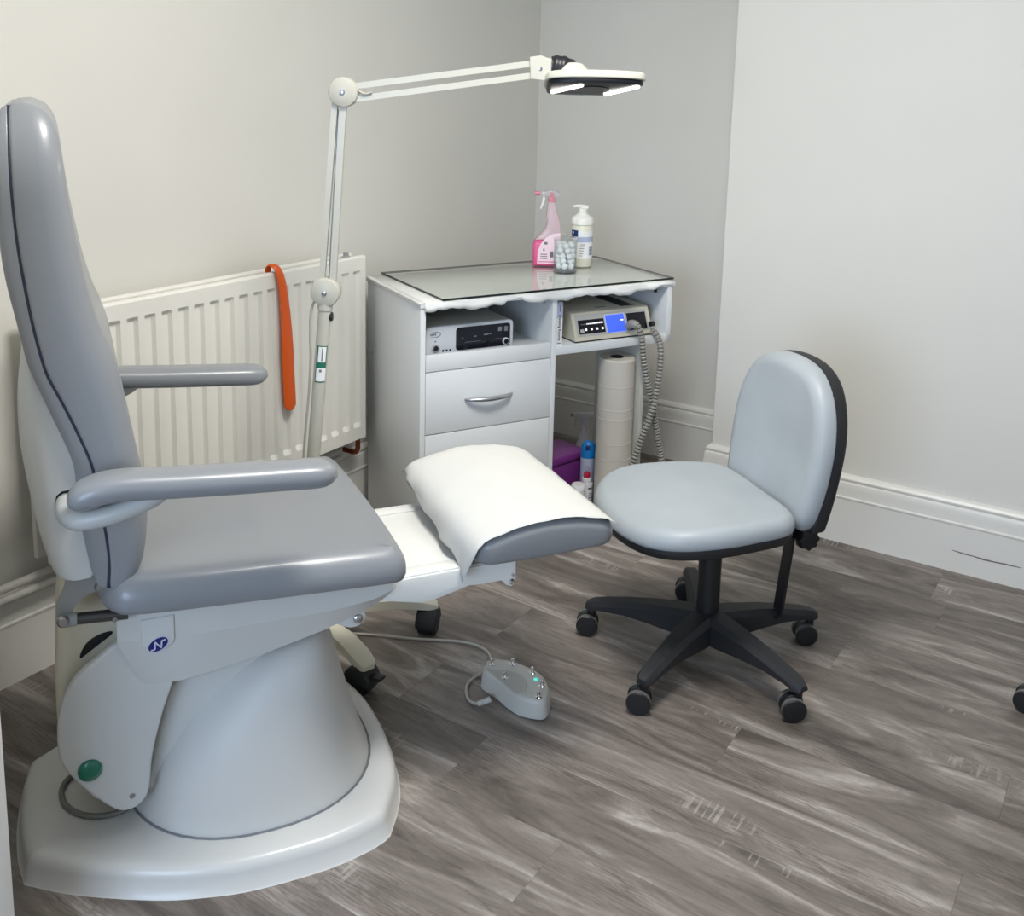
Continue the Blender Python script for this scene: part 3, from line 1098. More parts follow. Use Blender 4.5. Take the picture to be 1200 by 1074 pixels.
# --- leg rest slider and cushion
SW = .178
bot = cls([(380, 712), (425, 706), (455, 705.5), (472, 706.5), (487, 707), (500, 706), (512, 702.5), (536, 693), (550, 687), (568, 685), (588, 681), (593, 686), (599, 688), (604, 684), (605, 676)], SW)
xe = cl(605, 663, SW)[0]
sl_out = bot + [(xe, .486), (xe - .004, .489), (.05, .489)]
slider = slab('leg_rest_slider', sl_out, -SW, SW, .003, 'shell_light', chair, conv=lambda u, v, h: (u, h, v), steps=2, angle=30)
for y0, y1 in ((-.174, -.135), (.135, .174)):
    box('slider_rail', .05, xe - .012, y0, y1, .487, .4925, 'shell_light', slider, .0015)
for px, py, r in ((599.5, 681.5, .0065), (600.5, 673.5, .0035)):
    qx, qz = cl(px, py, SW)
    o = lathe('slider_bolt', [(r, 0), (r, .003), (r * .6, .006), (0, .0065)], 'chrome', slider, 16, 'Y')
    for v in o.data.vertices: v.co = Vector((v.co.x + qx, -v.co.y - SW, v.co.z + qz))
LX0, LX1, LH = .492, .822, .252
lo = rrect(LX0, LX1, -LH, LH, .045, 6)
# resample denser so that the arch is smooth
ld = []
for i in range(len(lo)):
    a, b = Vector(lo[i]), Vector(lo[(i + 1) % len(lo)])
    m_ = max(1, int((b - a).length / .03))
    for k in range(m_): ld.append(tuple(a.lerp(b, k / m_)))


def leg_arch(x):
    u = (x - (LX0 + LX1) / 2) / ((LX1 - LX0) / 2)
    return .030 * (1 - u * u)


lzb = lambda x, y: .522 - .004 * (1 - ((x - .657) / .165) ** 2)
lzt = lambda x, y: .566 + leg_arch(x)
cushion('leg_rest_cushion', ld, 'vinyl_grey', chair, lzb, lzt, .020, .012, 0.0, 8, 6)
box('leg_rest_plate', LX0 + .04, LX1 - .05, -.16, .16, .486, .524, 'bracket_grey', chair, .004)
# --- mains lead looped on the base plate
pts = [on_z(x, y, .064) for x, y in ((92, 905), (79, 914), (72, 928), (76, 943), (90, 953), (110, 957), (130, 955), (145, 950), (160, 940))]
ci = chair.matrix_basis.inverted() if False else Matrix.Rotation(-TH, 4, 'Z') @ Matrix.Translation(-(CF * S0 + CRt * TC))
tube('mains_lead', [ci @ p for p in pts], .0055, 'cable_dark', chair, 10, None, None, 5)

# ================================================================== PAPER on the leg rest
paper_e = empty('paper_sheet', CF * (S0 + .66) + CRt * TC + Vector((0, 0, .60)), TH, 'white disposable paper sheet draped over the leg rest', 'paper sheet')
vs, fs = [], []
NX, NY = 22, 26
rp = random.Random(3)


def paper_top(x, y):
    return lzt(x, y) + .0065


def wr(x, y):
    return .0016 * abs(sin(x * 31 + y * 17)) - .0014 * abs(sin(y * 24 - x * 15 + 1)) + .0008 * sin(x * 120 + 2) * sin(y * 90)


rows = []
# u: from the hanging flap (rear, towards the seat) over the cushion to the front
for j in range(NY + 1):
    y = -.2515 + .503 * j / NY            # local y; -.256 is the camera side
    v = j / NY                            # 0 = camera side
    row = []
    # flap length
    fl_len = .058 * max(0, 1 - v * 3.0) ** 1.0 + .030 * max(0, 1 - abs(v - .40) / .45) + .005 * sin(v * 21) + .012
    for i in range(6):
        f = 1 - i / 6
        out = .010 * sin(f * 1.5) * (1 - v) + .004 * sin(v * 17 + f) * f + .030 * f * (abs(((v * 3.1 + .15) % 1) - .5) - .25)
        row.append((LX0 - .004 - out + .022 * max(0, (v - .82) / .18) ** 2, y + (.030 * f * max(0, 1 - v * 3)), lzt(LX0, y) - .012 - fl_len * f + .002 * sin(v * 31)))
    for i in range(NX + 1):
        x = LX0 + (LX1 - LX0 - .002) * i / NX
        e = min(1, i / 2.0)
        z = paper_top(x, y) + wr(x, y)
        if i == 0: z -= .010
        if i == 1: z -= .002
        # edges roll over the cushion's rounded rim
        if v > .93: z -= .020 * ((v - .93) / .07) ** 1.5
        if i > NX - 2: z -= .004 * (i - NX + 2)
        row.append((x, y, z))
    rows.append(row)
n = len(rows[0])
off = Vector((.66 - .25 + .25, 0, .60))
for row in rows:
    vs += [(x - .66, y, z - .60) for x, y, z in row]
for j in range(NY):
    for i in range(n - 1):
        fs.append((j * n + i, j * n + i + 1, (j + 1) * n + i + 1, (j + 1) * n + i))
po = fromdata('sheet', vs, fs, 'paper_white', paper_e, True, 180)
smod = po.modifiers.new('thick', 'SOLIDIFY'); smod.thickness = .0006; smod.offset = 1

# ================================================================== MAGNIFIER LAMP
HUB = Vector((-1.85, 1.85, 0))
lamp = empty('magnifier_lamp', HUB, 0, 'cream floor standing magnifier lamp with jointed arm on castors', 'lamp')
rh = Vector((CR.x, CR.y, 0)).normalized()            # direction of the raised arm seen from above


def LP(p):
    return Vector(p) - HUB


jt = Vector((-1.786, 1.891, .962))
d_ = (jt - (HUB + Vector((0, 0, .10)))).normalized()
ptop = jt - d_ * .035
pole = tube('pole', [LP(HUB + Vector((0, 0, .06))), LP(ptop)], .0172, 'lamp_cream', lamp, 20)
lathe('hub', [(.03, .045), (.055, .05), (.055, .085), (.03, .11), (.02, .15), (0.017, .15)], 'lamp_cream', lamp, 24)
cast_pts = []
base_ang = math.atan2(-.16, .325)
for k in range(5):
    a = base_ang + k * radians(72) * (68 / 72 if k in (1,) else 1)
    rr_ = .372 if k == 0 else .345
    tip = Vector((cos(a) * rr_, sin(a) * rr_, 0))
    if k == 0:
        tip = on_z(427, 797, .035) - HUB; tip.z = 0
        a = math.atan2(tip.y, tip.x)
    leg = loft('base_leg', [[(tip.x * t + nx * wd * -sin(a), tip.y * t + nx * wd * cos(a), z + dz) for nx, dz in ((-1, -h), (1, -h), (1, h * .6), (.7, h), (-.7, h), (-1, h * .6))]
                            for t, wd, z, h in ((.10, .025, .078, .018), (.4, .025, .097, .016), (.75, .025, .100, .015), (.95, .025, .090, .013), (1.04, .022, .082, .010), (1.07, .014, .078, .006))], 'cream_plastic', lamp, True, 40)
    cst = empty('caster', tip, a + radians((20, 70, -30, 110, 200)[k]))
    cst.parent = lamp
    lathe('wheel', [(.004, -.026), (.029, -.026), (.035, -.021), (.035, .021), (.029, .026), (.004, .026)], 'black_plastic', cst, 26, 'Y', (-.008, 0, .035))
    hood = [(.040 * cos(radians(t_)), .040 * sin(radians(t_))) for t_ in range(-10, 191, 20)]
    slab('hood', [(x - .008, z + .037) for x, z in hood], -.028, .028, .006, 'black_soft', cst, steps=2)
    box('brake_tab', .024, .056, -.013, .013, .052, .060, 'black_plastic', cst, .002)
    lathe('stem', [(.008, .06), (.008, .082), (0, .083)], 'black_plastic', cst, 12)
# joint discs, clamp, knob, sticker, cable
nrm = Vector((FWD.x, FWD.y, 0)).normalized() * -1     # towards the camera


def disc(name, c, r, th, m, parent, bolt=True):
    c = LP(c)
    M_ = Matrix.Translation(c) @ nrm.to_track_quat('Z', 'Y').to_matrix().to_4x4()
    o = lathe(name, [(r * .9, -th), (r, -th * .8), (r, th * .55), (r * .93, th * .8), (r * .6, th), (0, th * 1.05)], m, parent, 32)
    o.data.transform(M_)
    if bolt:
        b = lathe('joint_bolt', [(r * .17, 0), (r * .17, .003), (0, .0045)], 'steel', o, 14)
        b.data.transform(M_ @ Matrix.Translation((0, 0, th)))
    return o


def lp_px(x, y, back=0.0):
    """lamp plane: upright plane through the pole top facing the camera"""
    return on_plane(x, y, nrm, jt - nrm * back)


J1 = lp_px(382, 342); J2 = lp_px(403, 108); J3 = lp_px(632, 80)
disc('lower_joint', J1, .037, .022, 'lamp_cream', lamp)
disc('upper_joint', J2, .037, .022, 'lamp_cream', lamp)
box_pts = [LP(lp_px(x, y)) for x, y in ((372, 362), (372, 345), (392, 345), (392, 362))]
tube('pole_clamp', [LP(ptop - d_ * .012), LP(jt)], .0195, 'lamp_cream', lamp, 18)
kb = lp_px(383, 371)
o = lathe('clamp_knob', [(.004, 0), (.012, .002), (.012, .014), (.008, .016), (0, .016)], 'black_plastic', lamp, 12)
o.data.transform(Matrix.Translation(LP(kb)) @ rh.to_track_quat('Z', 'Y').to_matrix().to_4x4())
# lower arm: two box rods, upper arm: two box rods
def rod(name, a, b, wd, dp, parent):
    a, b = LP(a), LP(b)
    t = (b - a).normalized(); s = t.cross(nrm).normalized()
    q = [s * wd + nrm * dp, -s * wd + nrm * dp, -s * wd - nrm * dp, s * wd - nrm * dp]
    return loft(name, [[tuple(p + k) for k in q] for p in (a, b)], 'lamp_cream', parent, True, 30)


rod('lower_arm_rod', lp_px(377, 335), lp_px(393, 118), .0072, .009, lamp)
rod('lower_arm_rod', lp_px(390, 338), lp_px(402.5, 122), .0080, .009, lamp)
tube('spring', [LP(lp_px(386, 325, .004)), LP(lp_px(397.5, 128, .004))], .0025, 'steel', lamp, 8)
rod('upper_arm_rod', lp_px(408, 102), lp_px(628, 74), .0075, .009, lamp)
rod('upper_arm_rod', lp_px(408, 117), lp_px(628, 88), .0075, .009, lamp)
tube('arm_cable', [LP(lp_px(x, y, -.012)) for x, y in ((418, 104), (424, 109), (430, 110), (436, 108))], .003, 'cable_grey', lamp, 8, None, None, 4)
# head bracket
hb = [LP(lp_px(x, y)) for x, y in ((621, 67), (634, 65), (641, 68), (652, 70), (652, 92), (644, 95), (622, 92))]
loft('head_bracket', [[tuple(p + nrm * .016) for p in hb], [tuple(p - nrm * .016) for p in hb]], 'lamp_cream', lamp, True, 30)
o = lathe('bracket_screw', [(.004, 0), (.004, .002), (0, .003)], 'steel', lamp, 12)
o.data.transform(Matrix.Translation(LP(lp_px(633.5, 80.5)) + nrm * .016) @ nrm.to_track_quat('Z', 'Y').to_matrix().to_4x4())
# black ribbed swivel
pa, pb_ = LP(lp_px(646, 78)), LP(lp_px(672, 85))
t_ = (pb_ - pa)
ribs, rr_ = [], []
for k in range(21):
    u = k / 20
    ribs.append(pa + t_ * u + Vector((0, 0, .004 * sin(u * pi))))
    rr_.append(.0245 + .003 * sin(u * pi) + (.0018 if (k // 3) % 2 else 0))
tube('swivel_bellows', ribs, rr_, 'black_plastic', lamp, 20)
# head plate: flat oval-trapezoid shade, underside tipped a little to the camera
hc = lp_px(695, 96.5)
tilt = radians(-12)
ax_x = rh
ax_y = (nrm * -1)                       # away from camera
ax_y = (ax_y * cos(tilt) + Vector((0, 0, 1)) * sin(tilt)).normalized()
ax_z = ax_x.cross(ax_y).normalized()
HM = Matrix(((ax_x.x, ax_y.x, ax_z.x, 0), (ax_x.y, ax_y.y, ax_z.y, 0), (ax_x.z, ax_y.z, ax_z.z, 0), (0, 0, 0, 1)))
HM = Matrix.Translation(LP(hc)) @ HM
hp = [(-.118, -.02), (-.108, -.048), (-.07, -.066), (-.02, -.072), (.05, -.072), (.105, -.062), (.121, -.048), (.122, -.03), (.10, .022), (.058, .078), (.045, .092), (.02, .097), (-.085, .097), (-.108, .09), (-.117, .07), (-.119, .03)]
hs = smooth2(hp, 3)
head = slab('lamp_head', hs, -.003, .017, .009, 'lamp_cream', lamp, PLAN, 4, r0=.003)
head.data.transform(HM)
under = slab('head_underside', inset(ccw(hs), .006), -.014, -.002, .002, 'lens_dark', head, PLAN, 2)
under.data.transform(HM)
dome = lathe('head_dome', [(.040, 0), (.039, .008), (.034, .019), (.024, .028), (.010, .032), (0, .0325)], 'lamp_cream', head, 26)
dome.data.transform(HM @ Matrix.Translation((-.050, -.01, .012)))
for xx0, xx1, yy0, yy1 in ((-.030, -.098, -.040, .050), (.106, .036, -.040, .062)):
    tb_ = tube('light_tube', [(xx0, yy0, -.015), (xx1, yy1, -.015)], .0058, 'lamp_tube', head, 12)
    tb_.data.transform(HM)
lens = lathe('magnifier_lens', [(.040, -.002), (.042, 0), (.040, .002), (.02, .003), (0, .0035)], 'lens_dark', head, 30)
lens.data.transform(HM @ Matrix.Translation((.002, .015, -.0145)))
lbl = box('rating_label', -.062, -.018, .070, .088, -.0150, -.0138, 'ink_grey', head)
lbl.data.transform(HM)
la = area_light('lamp_light', (0, 0, 0), (0, 0, -1), .20, .15, 1.8, (1.0, 0.985, 0.95))
la.parent = lamp
la.matrix_basis = HM @ Matrix.Translation((0, 0, -.026))
# sticker on pole
def pole_patch(name, t0, t1, a0, a1, m, parent, r=.0177):
    A = LP(HUB + Vector((0, 0, .06))); B = LP(ptop)
    ax = (B - A).normalized()
    sx = rh - ax * rh.dot(ax); sx.normalize(); sy = sx.cross(ax)
    if sy.dot(nrm) < 0: sy = -sy
    vs, fs = [], []
    K = 8
    for k in range(K + 1):
        an = radians(a0 + (a1 - a0) * k / K)
        o_ = sx * (r * sin(an)) + sy * (r * cos(an))
        vs += [A.lerp(B, t0) + o_, A.lerp(B, t1) + o_]
    for k in range(K): fs.append((2 * k, 2 * k + 2, 2 * k + 3, 2 * k + 1))
    return fromdata(name, vs, fs, m, parent, True, 180)


pole_patch('sticker', .768, .880, -35, 60, 'label_green', pole)
pole_patch('sticker_panel', .830, .877, -18, 48, 'label_white', pole, .0180)
pole_patch('sticker_panel', .772, .812, -25, 58, 'label_white', pole, .0180)
pole_patch('sticker_line', .834, .873, 10, 20, 'ink_grey', pole, .0183)
pole_patch('sticker_line', .800, .808, 0, 20, 'ink_grey', pole, .0183)
# flex running down the pole
cpx = [(373, 350), (367, 356), (364, 370), (363.5, 395), (364, 420), (362, 460), (358, 505), (355, 545), (352, 590)]
tube('lamp_flex', [LP(lp_px(x, y, -.004 + .0 * i)) for i, (x, y) in enumerate(cpx)], .0032, 'cable_grey', lamp, 8, None, None, 4)

# ================================================================== CABINET
CAB = 1.070648
UU = Vector((cos(CAB), sin(CAB), 0)); VV = Vector((-sin(CAB), cos(CAB), 0))
P0 = Vector((-1.833, 2.338, 0))
cab = empty('podiatry_cabinet', P0, CAB, 'white melamine work cabinet with drawers and side shelf across the alcove corner', 'cabinet')


def W3(a, b, z):
    return P0 + UU * a + VV * b + Vector((0, 0, z))


D = .445
box('side_panel', 0, .017, 0, D, 0, .832, 'melamine_white', cab, .001)
box('divider_panel', .453, .470, 0, D, 0, .832, 'melamine_white', cab, .001)
box('end_panel', .901, .920, 0, D, .640, .832, 'melamine_white', cab, .001)
box('worktop', -.002, .926, -.004, D + .012, .832, .848, 'melamine_white', cab, .001)
box('bay_floor', .017, .453, .019, D, .650, .666, 'melamine_white', cab)
box('back_panel', .017, .453, D - .006, D, .04, .832, 'melamine_white', cab)
box('shelf', .470, .920, 0, D, .640, .666, 'melamine_white', cab, .001)
box('shelf_back', .470, .901, D - .006, D, .666, .832, 'melamine_white', cab)
box('fascia', .0185, .4515, 0, .018, .634, .684, 'melamine_white', cab, .0015)
box('plinth', .017, .453, .03, .046, 0, .04, 'melamine_white', cab)
box('leg_panel', .806, .820, .0, .28, 0, .640, 'melamine_grey', cab, .001)
for z0, z1 in ((.4375, .6315), (.2405, .4345), (.043, .2375)):
    dw = box('drawer', .0185, .4515, 0, .018, z0, z1, 'melamine_white', cab, .0015)
    zc = (z0 + z1) / 2
    hp_ = crom([(.150, -.001, zc), (.165, -.014, zc), (.195, -.024, zc), (.231, -.028, zc), (.267, -.024, zc), (.297, -.014, zc), (.312, -.001, zc)], 4)
    nn = len(hp_)
    tube('handle', hp_, [.004 + .0035 * sin(pi * i / (nn - 1)) for i in range(nn)], 'alu_satin', dw, 12)
    box('drawer_box', .03, .44, .018, .40, z0 + .02, z1 - .03, 'melamine_grey', dw)
for a in (.428, .862):
    box('cam_bracket', a - .004, a + .004, .012, .022, .812, .832, 'black_plastic', cab, .001)
lathe('screw_cap', [(.003, 0), (.003, .001), (0, .0015)], 'bracket_grey', cab, 10, 'X', (-.001, .40, .60))

# paper under the glass
pl = empty('paper_liner', W3(.46, .22, .848), CAB, 'torn white paper sheet lying under the glass on the cabinet', 'paper liner')
vs, fs = [], []
NXp = 90
rw = random.Random(5)
ph = [rw.uniform(0, 6) for _ in range(6)]
for i in range(NXp + 1):
    a = .012 + .905 * i / NXp
    drop = .024 + .004 * sin(a * 23 + ph[0]) + .003 * sin(a * 57 + ph[1]) + .0018 * sin(a * 131 + ph[2])
    if .28 < a < .34: drop -= .008
    if a > .75: drop -= .010 * (a - .75) / .15
    if a < .05: drop += .006
    y0 = -.0075 - .002 * sin(a * 40 + ph[3])
    cols = [(a, D + .004, .849), (a, .2, .849), (a, .0, .849), (a, -.006, .8475), (a, y0, .8475 - drop * .5), (a, y0 - .002 * sin(a * 70), .8475 - drop)]
    vs += [(x - .46, y - .22, z - .848) for x, y, z in cols]
nc = 6
for i in range(NXp):
    for k in range(nc - 1):
        fs.append((i * nc + k, (i + 1) * nc + k, (i + 1) * nc + k + 1, i * nc + k + 1))
# strip folded over the left edge
base = len(vs)
NYp = 24
for j in range(NYp + 1):
    b = -.006 + (D + .008) * j / NYp
    dr_ = .004 + .002 * sin(b * 60) + .0015 * sin(b * 140)
    for x, z in ((.012, .849), (-.004, .8485), (-.0055, .8475 - dr_)):
        vs.append((x - .46, b - .22, z - .848))
for j in range(NYp):
    for k in range(2):
        fs.append((base + j * 3 + k, base + (j + 1) * 3 + k, base + (j + 1) * 3 + k + 1, base + j * 3 + k + 1))
o = fromdata('liner_sheet', vs, fs, 'liner_paper', pl, True, 60)
sm_ = o.modifiers.new('thick', 'SOLIDIFY'); sm_.thickness = .0005; sm_.offset = 1

GA = CAB + radians(1.7)
gt = empty('glass_sheet', W3(.071, -.004, .8505), GA, 'clear glass sheet with dark edges lying on the cabinet top', 'glass sheet')
box('glass_pane', 0, .866, .0, .468, 0, .006, 'clear_glass', gt)
mb = MB()
e_ = .0016
mb.box(-e_, .866 + e_, -e_, 0, -.0002, .0062); mb.box(-e_, .866 + e_, .468, .468 + e_, -.0002, .0062)
mb.box(-e_, 0, 0, .468, -.0002, .0062); mb.box(.866, .866 + e_, 0, .468, -.0002, .0062)
mb.build('glass_rim', 'glass_edge', gt)
GZ = .8568

# ------------------------------------------------------------------ things on the glass
IR = math.atan2(rh.y, rh.x)                    # yaw of a thing whose local x runs to picture right, local -y to the camera


def at_glass(px, py, z=GZ):
    return on_z(px, py, z)


def bars(name, rects, y, m, parent):
    mb = MB()
    for x0, x1, z0, z1 in rects: mb.box(x0, x1, y - .0003, y, z0, z1)
    return tag(mb.build(name, m, parent), kind='stuff')


# pink spray bottle
B = at_glass(640.5, 311)
pxm = (B - CAM).dot(FWD) / FPX
spr = empty('spray_bottle', B, IR, 'spray bottle of pink liquid with white trigger standing on the glass', 'spray bottle')


def spx(pts, cx=640.5, cy=311.2):
    return [((x - cx) * pxm, (cy - y) * pxm) for x, y in pts]


low = spx([(624, 311), (623.8, 287), (625.4, 280.8), (656, 280.8), (656.2, 311)])
slab('liquid', low, -.026, .026, .010, 'pink_liquid', spr, steps=3)
upp = spx([(625.4, 281), (630.5, 275.5), (637.7, 267.3), (639.7, 260), (638.2, 252), (639.2, 242.7), (639.7, 236), (648.4, 236), (649.5, 242.7), (653, 254), (655.6, 265), (656.2, 281)])
slab('bottle_neck', upp, -.022, .022, .010, 'pink_plastic', spr, steps=3)
lab = spx([(629, 307.5), (629.5, 293), (632.5, 285), (638.7, 277), (646, 272.5), (655, 271.5), (655.4, 308)])
slab('label', lab, -.0268, -.0262, 0, 'pink_label', spr)
bars('label_print', [(x0 * pxm, x1 * pxm, z0 * pxm, z1 * pxm) for x0, x1, z0, z1 in ((-8, 0, 9, 10), (-8, 0, 11.5, 12.5), (-8, 0, 14, 15), (3, 7, 11, 18), (-5, -3, 18.5, 21), (-4, 0, 26, 29))], -.0269, 'ink_grey', spr)
bars('label_stripe', [(-11 * pxm, 14.5 * pxm, 5.2 * pxm, 6.2 * pxm)], -.0269, 'pink_liquid', spr)
lathe('collar', [(.0135, 0), (.0135, .016), (.012, .018)], 'pink_cap', spr, 20, 'Z', (3.6 * pxm, 0, 75 * pxm))
trg = slab('trigger_head', spx([(632, 224), (645, 222.6), (653, 225), (655.5, 228), (650, 232), (648.5, 236), (640.2, 236), (639.5, 231), (632, 229.5)]), -.011, .011, .004, 'clear_plastic', spr, steps=2)
slab('trigger_lever', spx([(634, 230), (637, 230), (635.5, 238), (632.5, 245), (630.8, 244.5), (633, 237)]), -.005, .005, .001, 'pump_white', trg, steps=1)
lathe('nozzle', [(.008, 0), (.0085, .012), (.007, .018), (0, .018)], 'pink_cap', trg, 16, 'X', (-15.8 * pxm, 0, 84.5 * pxm))
lathe('pivot_pin', [(.007, -.0115), (.007, .0115)], 'pink_cap', trg, 16, 'Y', (3.5 * pxm, 0, 83.5 * pxm))

# pump bottle
B = at_glass(680.7, 311.2)
pmp = empty('pump_bottle', B, IR, 'white pump dispenser bottle with blue label behind the jar', 'pump bottle')
rB = .0382
lathe('bottle_body', [(rB - .003, 0), (rB, .004), (rB, .146), (rB - .003, .150)], 'pump_body', pmp, 32)
lathe('cap', [(.0405, .150), (.0405, .166), (.037, .174), (.022, .184), (.019, .188), (.019, .190), (.015, .191), (.015, .206), (.012, .207)], 'pump_white', pmp, 32)
nz = tube('nozzle', [(-.036, -.004, .211), (-.022, -.003, .2135), (.0, 0, .212), (.017, .002, .207)], [.0042, .0055, .0075, .0085], 'pump_white', pmp, 12, None, None, 0)


def cpatch(name, r, a0, a1, z0, z1, m, parent, K=14):
    vs, fs = [], []
    for k in range(K + 1):
        an = radians(a0 + (a1 - a0) * k / K)
        vs += [(r * sin(an), -r * cos(an), z0), (r * sin(an), -r * cos(an), z1)]
    for k in range(K): fs.append((2 * k, 2 * k + 2, 2 * k + 3, 2 * k + 1))
    return fromdata(name, vs, fs, m, parent, True, 180)


cpatch('label', rB + .0004, -85, 80, .030, .128, 'label_white', pmp)
cpatch('label_band', rB + .0008, -30, 80, .089, .108, 'label_lilac', pmp)
cpatch('label_logo', rB + .0008, -72, -25, .108, .131, 'label_navy', pmp)
cpatch('label_mark', rB + .0012, -60, -50, .118, .126, 'label_lilac', pmp)
cpatch('label_code', rB + .0008, 38, 68, .042, .072, 'label_lilac', pmp)
for z in (.044, .052, .060, .068): cpatch('label_code_bar', rB + .0012, 40, 66, z, z + .004, 'ink_grey', pmp)
for z, a0, a1 in ((.040, -20, 2), (.048, -12, 5), (.058, -15, 8), (.066, -15, 10), (.074, -15, 12), (.080, -10, 16)):
    cpatch('label_print', rB + .0012, a0, a1, z, z + .002, 'ink_grey', pmp)

# glass jar with cotton balls
B = at_glass(661.8, 317.6)
jar = empty('glass_jar', B, IR, 'small round glass jar with lid holding cotton wool balls', 'jar')
rJ = .0400
lathe('jar_wall', [(rJ, 0), (rJ, .108), (rJ - .002, .108), (rJ - .002, .005), (0, .005)], 'jar_glass', jar, 36)
lathe('jar_base', [(rJ - .002, .0), (rJ + .0005, .001), (rJ + .0005, .006), (rJ - .003, .007)], 'jar_glass', jar, 36)
ldj = lathe('lid', [(rJ + .001, .108), (rJ + .001, .114), (rJ - .004, .117), (.012, .118)], 'jar_glass', jar, 36)
lathe('lid_knob', [(.005, .118), (.008, .123), (.007, .130), (0, .132)], 'jar_glass', ldj, 18)
rc = random.Random(9)
me0 = bpy.data.meshes.new('cotton_ball')
bm = bmesh.new(); bmesh.ops.create_icosphere(bm, subdivisions=2, radius=.0132)
for v in bm.verts: v.co *= 1 + .10 * sin(v.co.x * 700 + v.co.y * 500) * cos(v.co.z * 600)
bm.to_mesh(me0); bm.free()
me0.polygons.foreach_set('use_smooth', [True] * len(me0.polygons))
me0.materials.append(M['cotton'])
lay = 0
for z in (.019, .037, .055, .073, .090):
    for k in range(6):
        a = 2 * pi * (k + .5 * lay) / 6 + rc.uniform(-.12, .12) + lay * .3
        o = bpy.data.objects.new('cotton_ball', me0)
        COL.objects.link(o)
        o.location = B + Vector((.0237 * cos(a), .0237 * sin(a), z + rc.uniform(-.001, .001)))
        o.rotation_euler = (rc.uniform(0, 6), rc.uniform(0, 6), rc.uniform(0, 6))
        o.scale = (.98, .86, .86)
        tag(o, 'white cotton wool ball inside the glass jar', 'cotton ball', 'cotton balls in the jar')
    lay += 1

# ------------------------------------------------------------------ silver control unit in the left bay
un = empty('ultrasonic_unit', W3(.19, .05, .666), CAB, 'silver control unit with black display in the left cabinet bay', 'control unit')
UX, UZ = .150, .093
slab('housing', rrect(-UX, UX, 0.0, UZ, .012, 4), .012, .30, .004, 'unit_top', un, steps=2)
fp = slab('front_panel', rrect(-UX, UX, 0.0, UZ, .012, 4), .0, .014, 0, 'unit_silver', un, r0=.003, steps=2)
slab('display', rrect(-.050, .138, .012, .084, .010, 4), -.0015, .001, 0, 'screen_black', fp, steps=1)
for x, z, r in ((-.018, .024, .010), (.062, .026, .008)):
    lathe('dial', [(r, 0), (r, -.003), (r * .8, -.005), (0, -.005)], 'lens_dark', fp, 18, 'Y', (x, -.0015, z))
lathe('selector_knob', [(.0115, 0), (.0115, -.004), (.009, -.006), (0, -.006)], 'unit_silver', fp, 20, 'Y', (.122, -.0015, .026))
lathe('selector_face', [(.0085, -.0055), (.008, -.0068), (0, -.0068)], 'lens_dark', fp, 18, 'Y', (.122, -.0015, .026))
bars('display_print', [(.045, .062, .052, .055), (.064, .072, .053, .056), (.012, .020, .050, .053), (-.030, -.026, .046, .051), (.095, .108, .060, .074), (.117, .129, .058, .074), (-.02, .035, .035, .0358), (.07, .118, .036, .0368)], -.0016, 'ink_grey', fp)
lathe('socket_ring', [(.0135, 0), (.0135, -.004), (.0085, -.004), (.0085, -.001)], 'chrome', fp, 22, 'Y', (-.118, 0, .026))
lathe('socket_hole', [(.0085, -.001), (.0, -.0012)], 'ink_black', fp, 18, 'Y', (-.118, -.0005, .026))
for k in range(3):
    lathe('button', [(.0035, 0), (.0035, -.0015), (0, -.002)], 'ink_black', fp, 10, 'Y', (-.093 + .012 * k, 0, .016))
bars('logo_word', [(-.136 + .0052 * k, -.132 + .0052 * k, .066, .072 + .001 * (k % 2)) for k in range(4)] + [(-.134, -.120, .061, .0622)], -.0004, 'ink_grey', fp)
arc = [(-.116 + .011 * cos(radians(t)) * 1.3, -.0006, .069 + .008 * sin(radians(t))) for t in range(140, -120, -20)]
tube('logo_swoosh', arc, .0011, 'ink_grey', fp, 6)
lathe('indicator', [(.0028, 0), (.0028, -.001), (0, -.001)], 'ink_grey', fp, 10, 'Y', (-.119, 0, .047))

# ------------------------------------------------------------------ drill unit on the right shelf
dru = empty('drill_unit', W3(.690, .015, .666), CAB, 'beige podiatry drill unit with blue screen and grey hose on the shelf', 'drill unit')
x0d, x1d = -.140, .165
prof = [(0.0, .006), (0.0, .012), (.034, .092), (.040, .095), (.30, .095), (.30, .006)]
vs, fs = [], []
loft('housing', [[(x, y, z) for y, z in prof] for x in (x0d, x1d)], 'drill_beige', dru, True, 30)
box('rubber_base', x0d + .004, x1d - .004, .004, .29, 0, .006, 'black_plastic', dru)
sl = Vector((0, .034, .080)).normalized()           # up the sloping face
nf = Vector((0, -sl.z, sl.y))


def face(name, u0, u1, v0, v1, m, parent, h=.0015, r=.0):
    q = []
    for u, v in ((u0, v0), (u1, v0), (u1, v1), (u0, v1)):
        q.append(Vector((u, 0, .012)) + sl * v)
    return loft(name, [[tuple(p) for p in q], [tuple(p + nf * h) for p in q]], m, parent, True, 30)


panel = face('front_panel', x0d + .012, x1d - .012, .008, .080, 'drill_panel', dru, .0015)
face('control_panel', x0d + .020, -.020, .016, .062, 'screen_black', panel, .0030)
face('lcd_screen', -.012, .060, .012, .070, 'lcd_blue', panel, .0034)
face('lcd_frame', -.017, .065, .008, .074, 'unit_silver', panel, .0026)
face('socket_panel', .072, x1d - .018, .012, .070, 'screen_black', panel, .0030)
for k in range(16):
    h = .003 + .003 * k / 15
    face('level_bar', x0d + .030 + k * .0054, x0d + .0335 + k * .0054, .046, .046 + h, 'led_white' if k > 3 else 'ink_grey', panel, .0034)
for k in range(4):
    u = x0d + .046 + k * .0215
    face('button', u - .0035, u + .0035, .026, .033, 'led_white', panel, .0040)
face('button_plate', x0d + .024, x0d + .038, .020, .032, 'drill_panel', panel, .0034)
face('lcd_mark', .045, .056, .048, .052, 'led_white', panel, .0037)
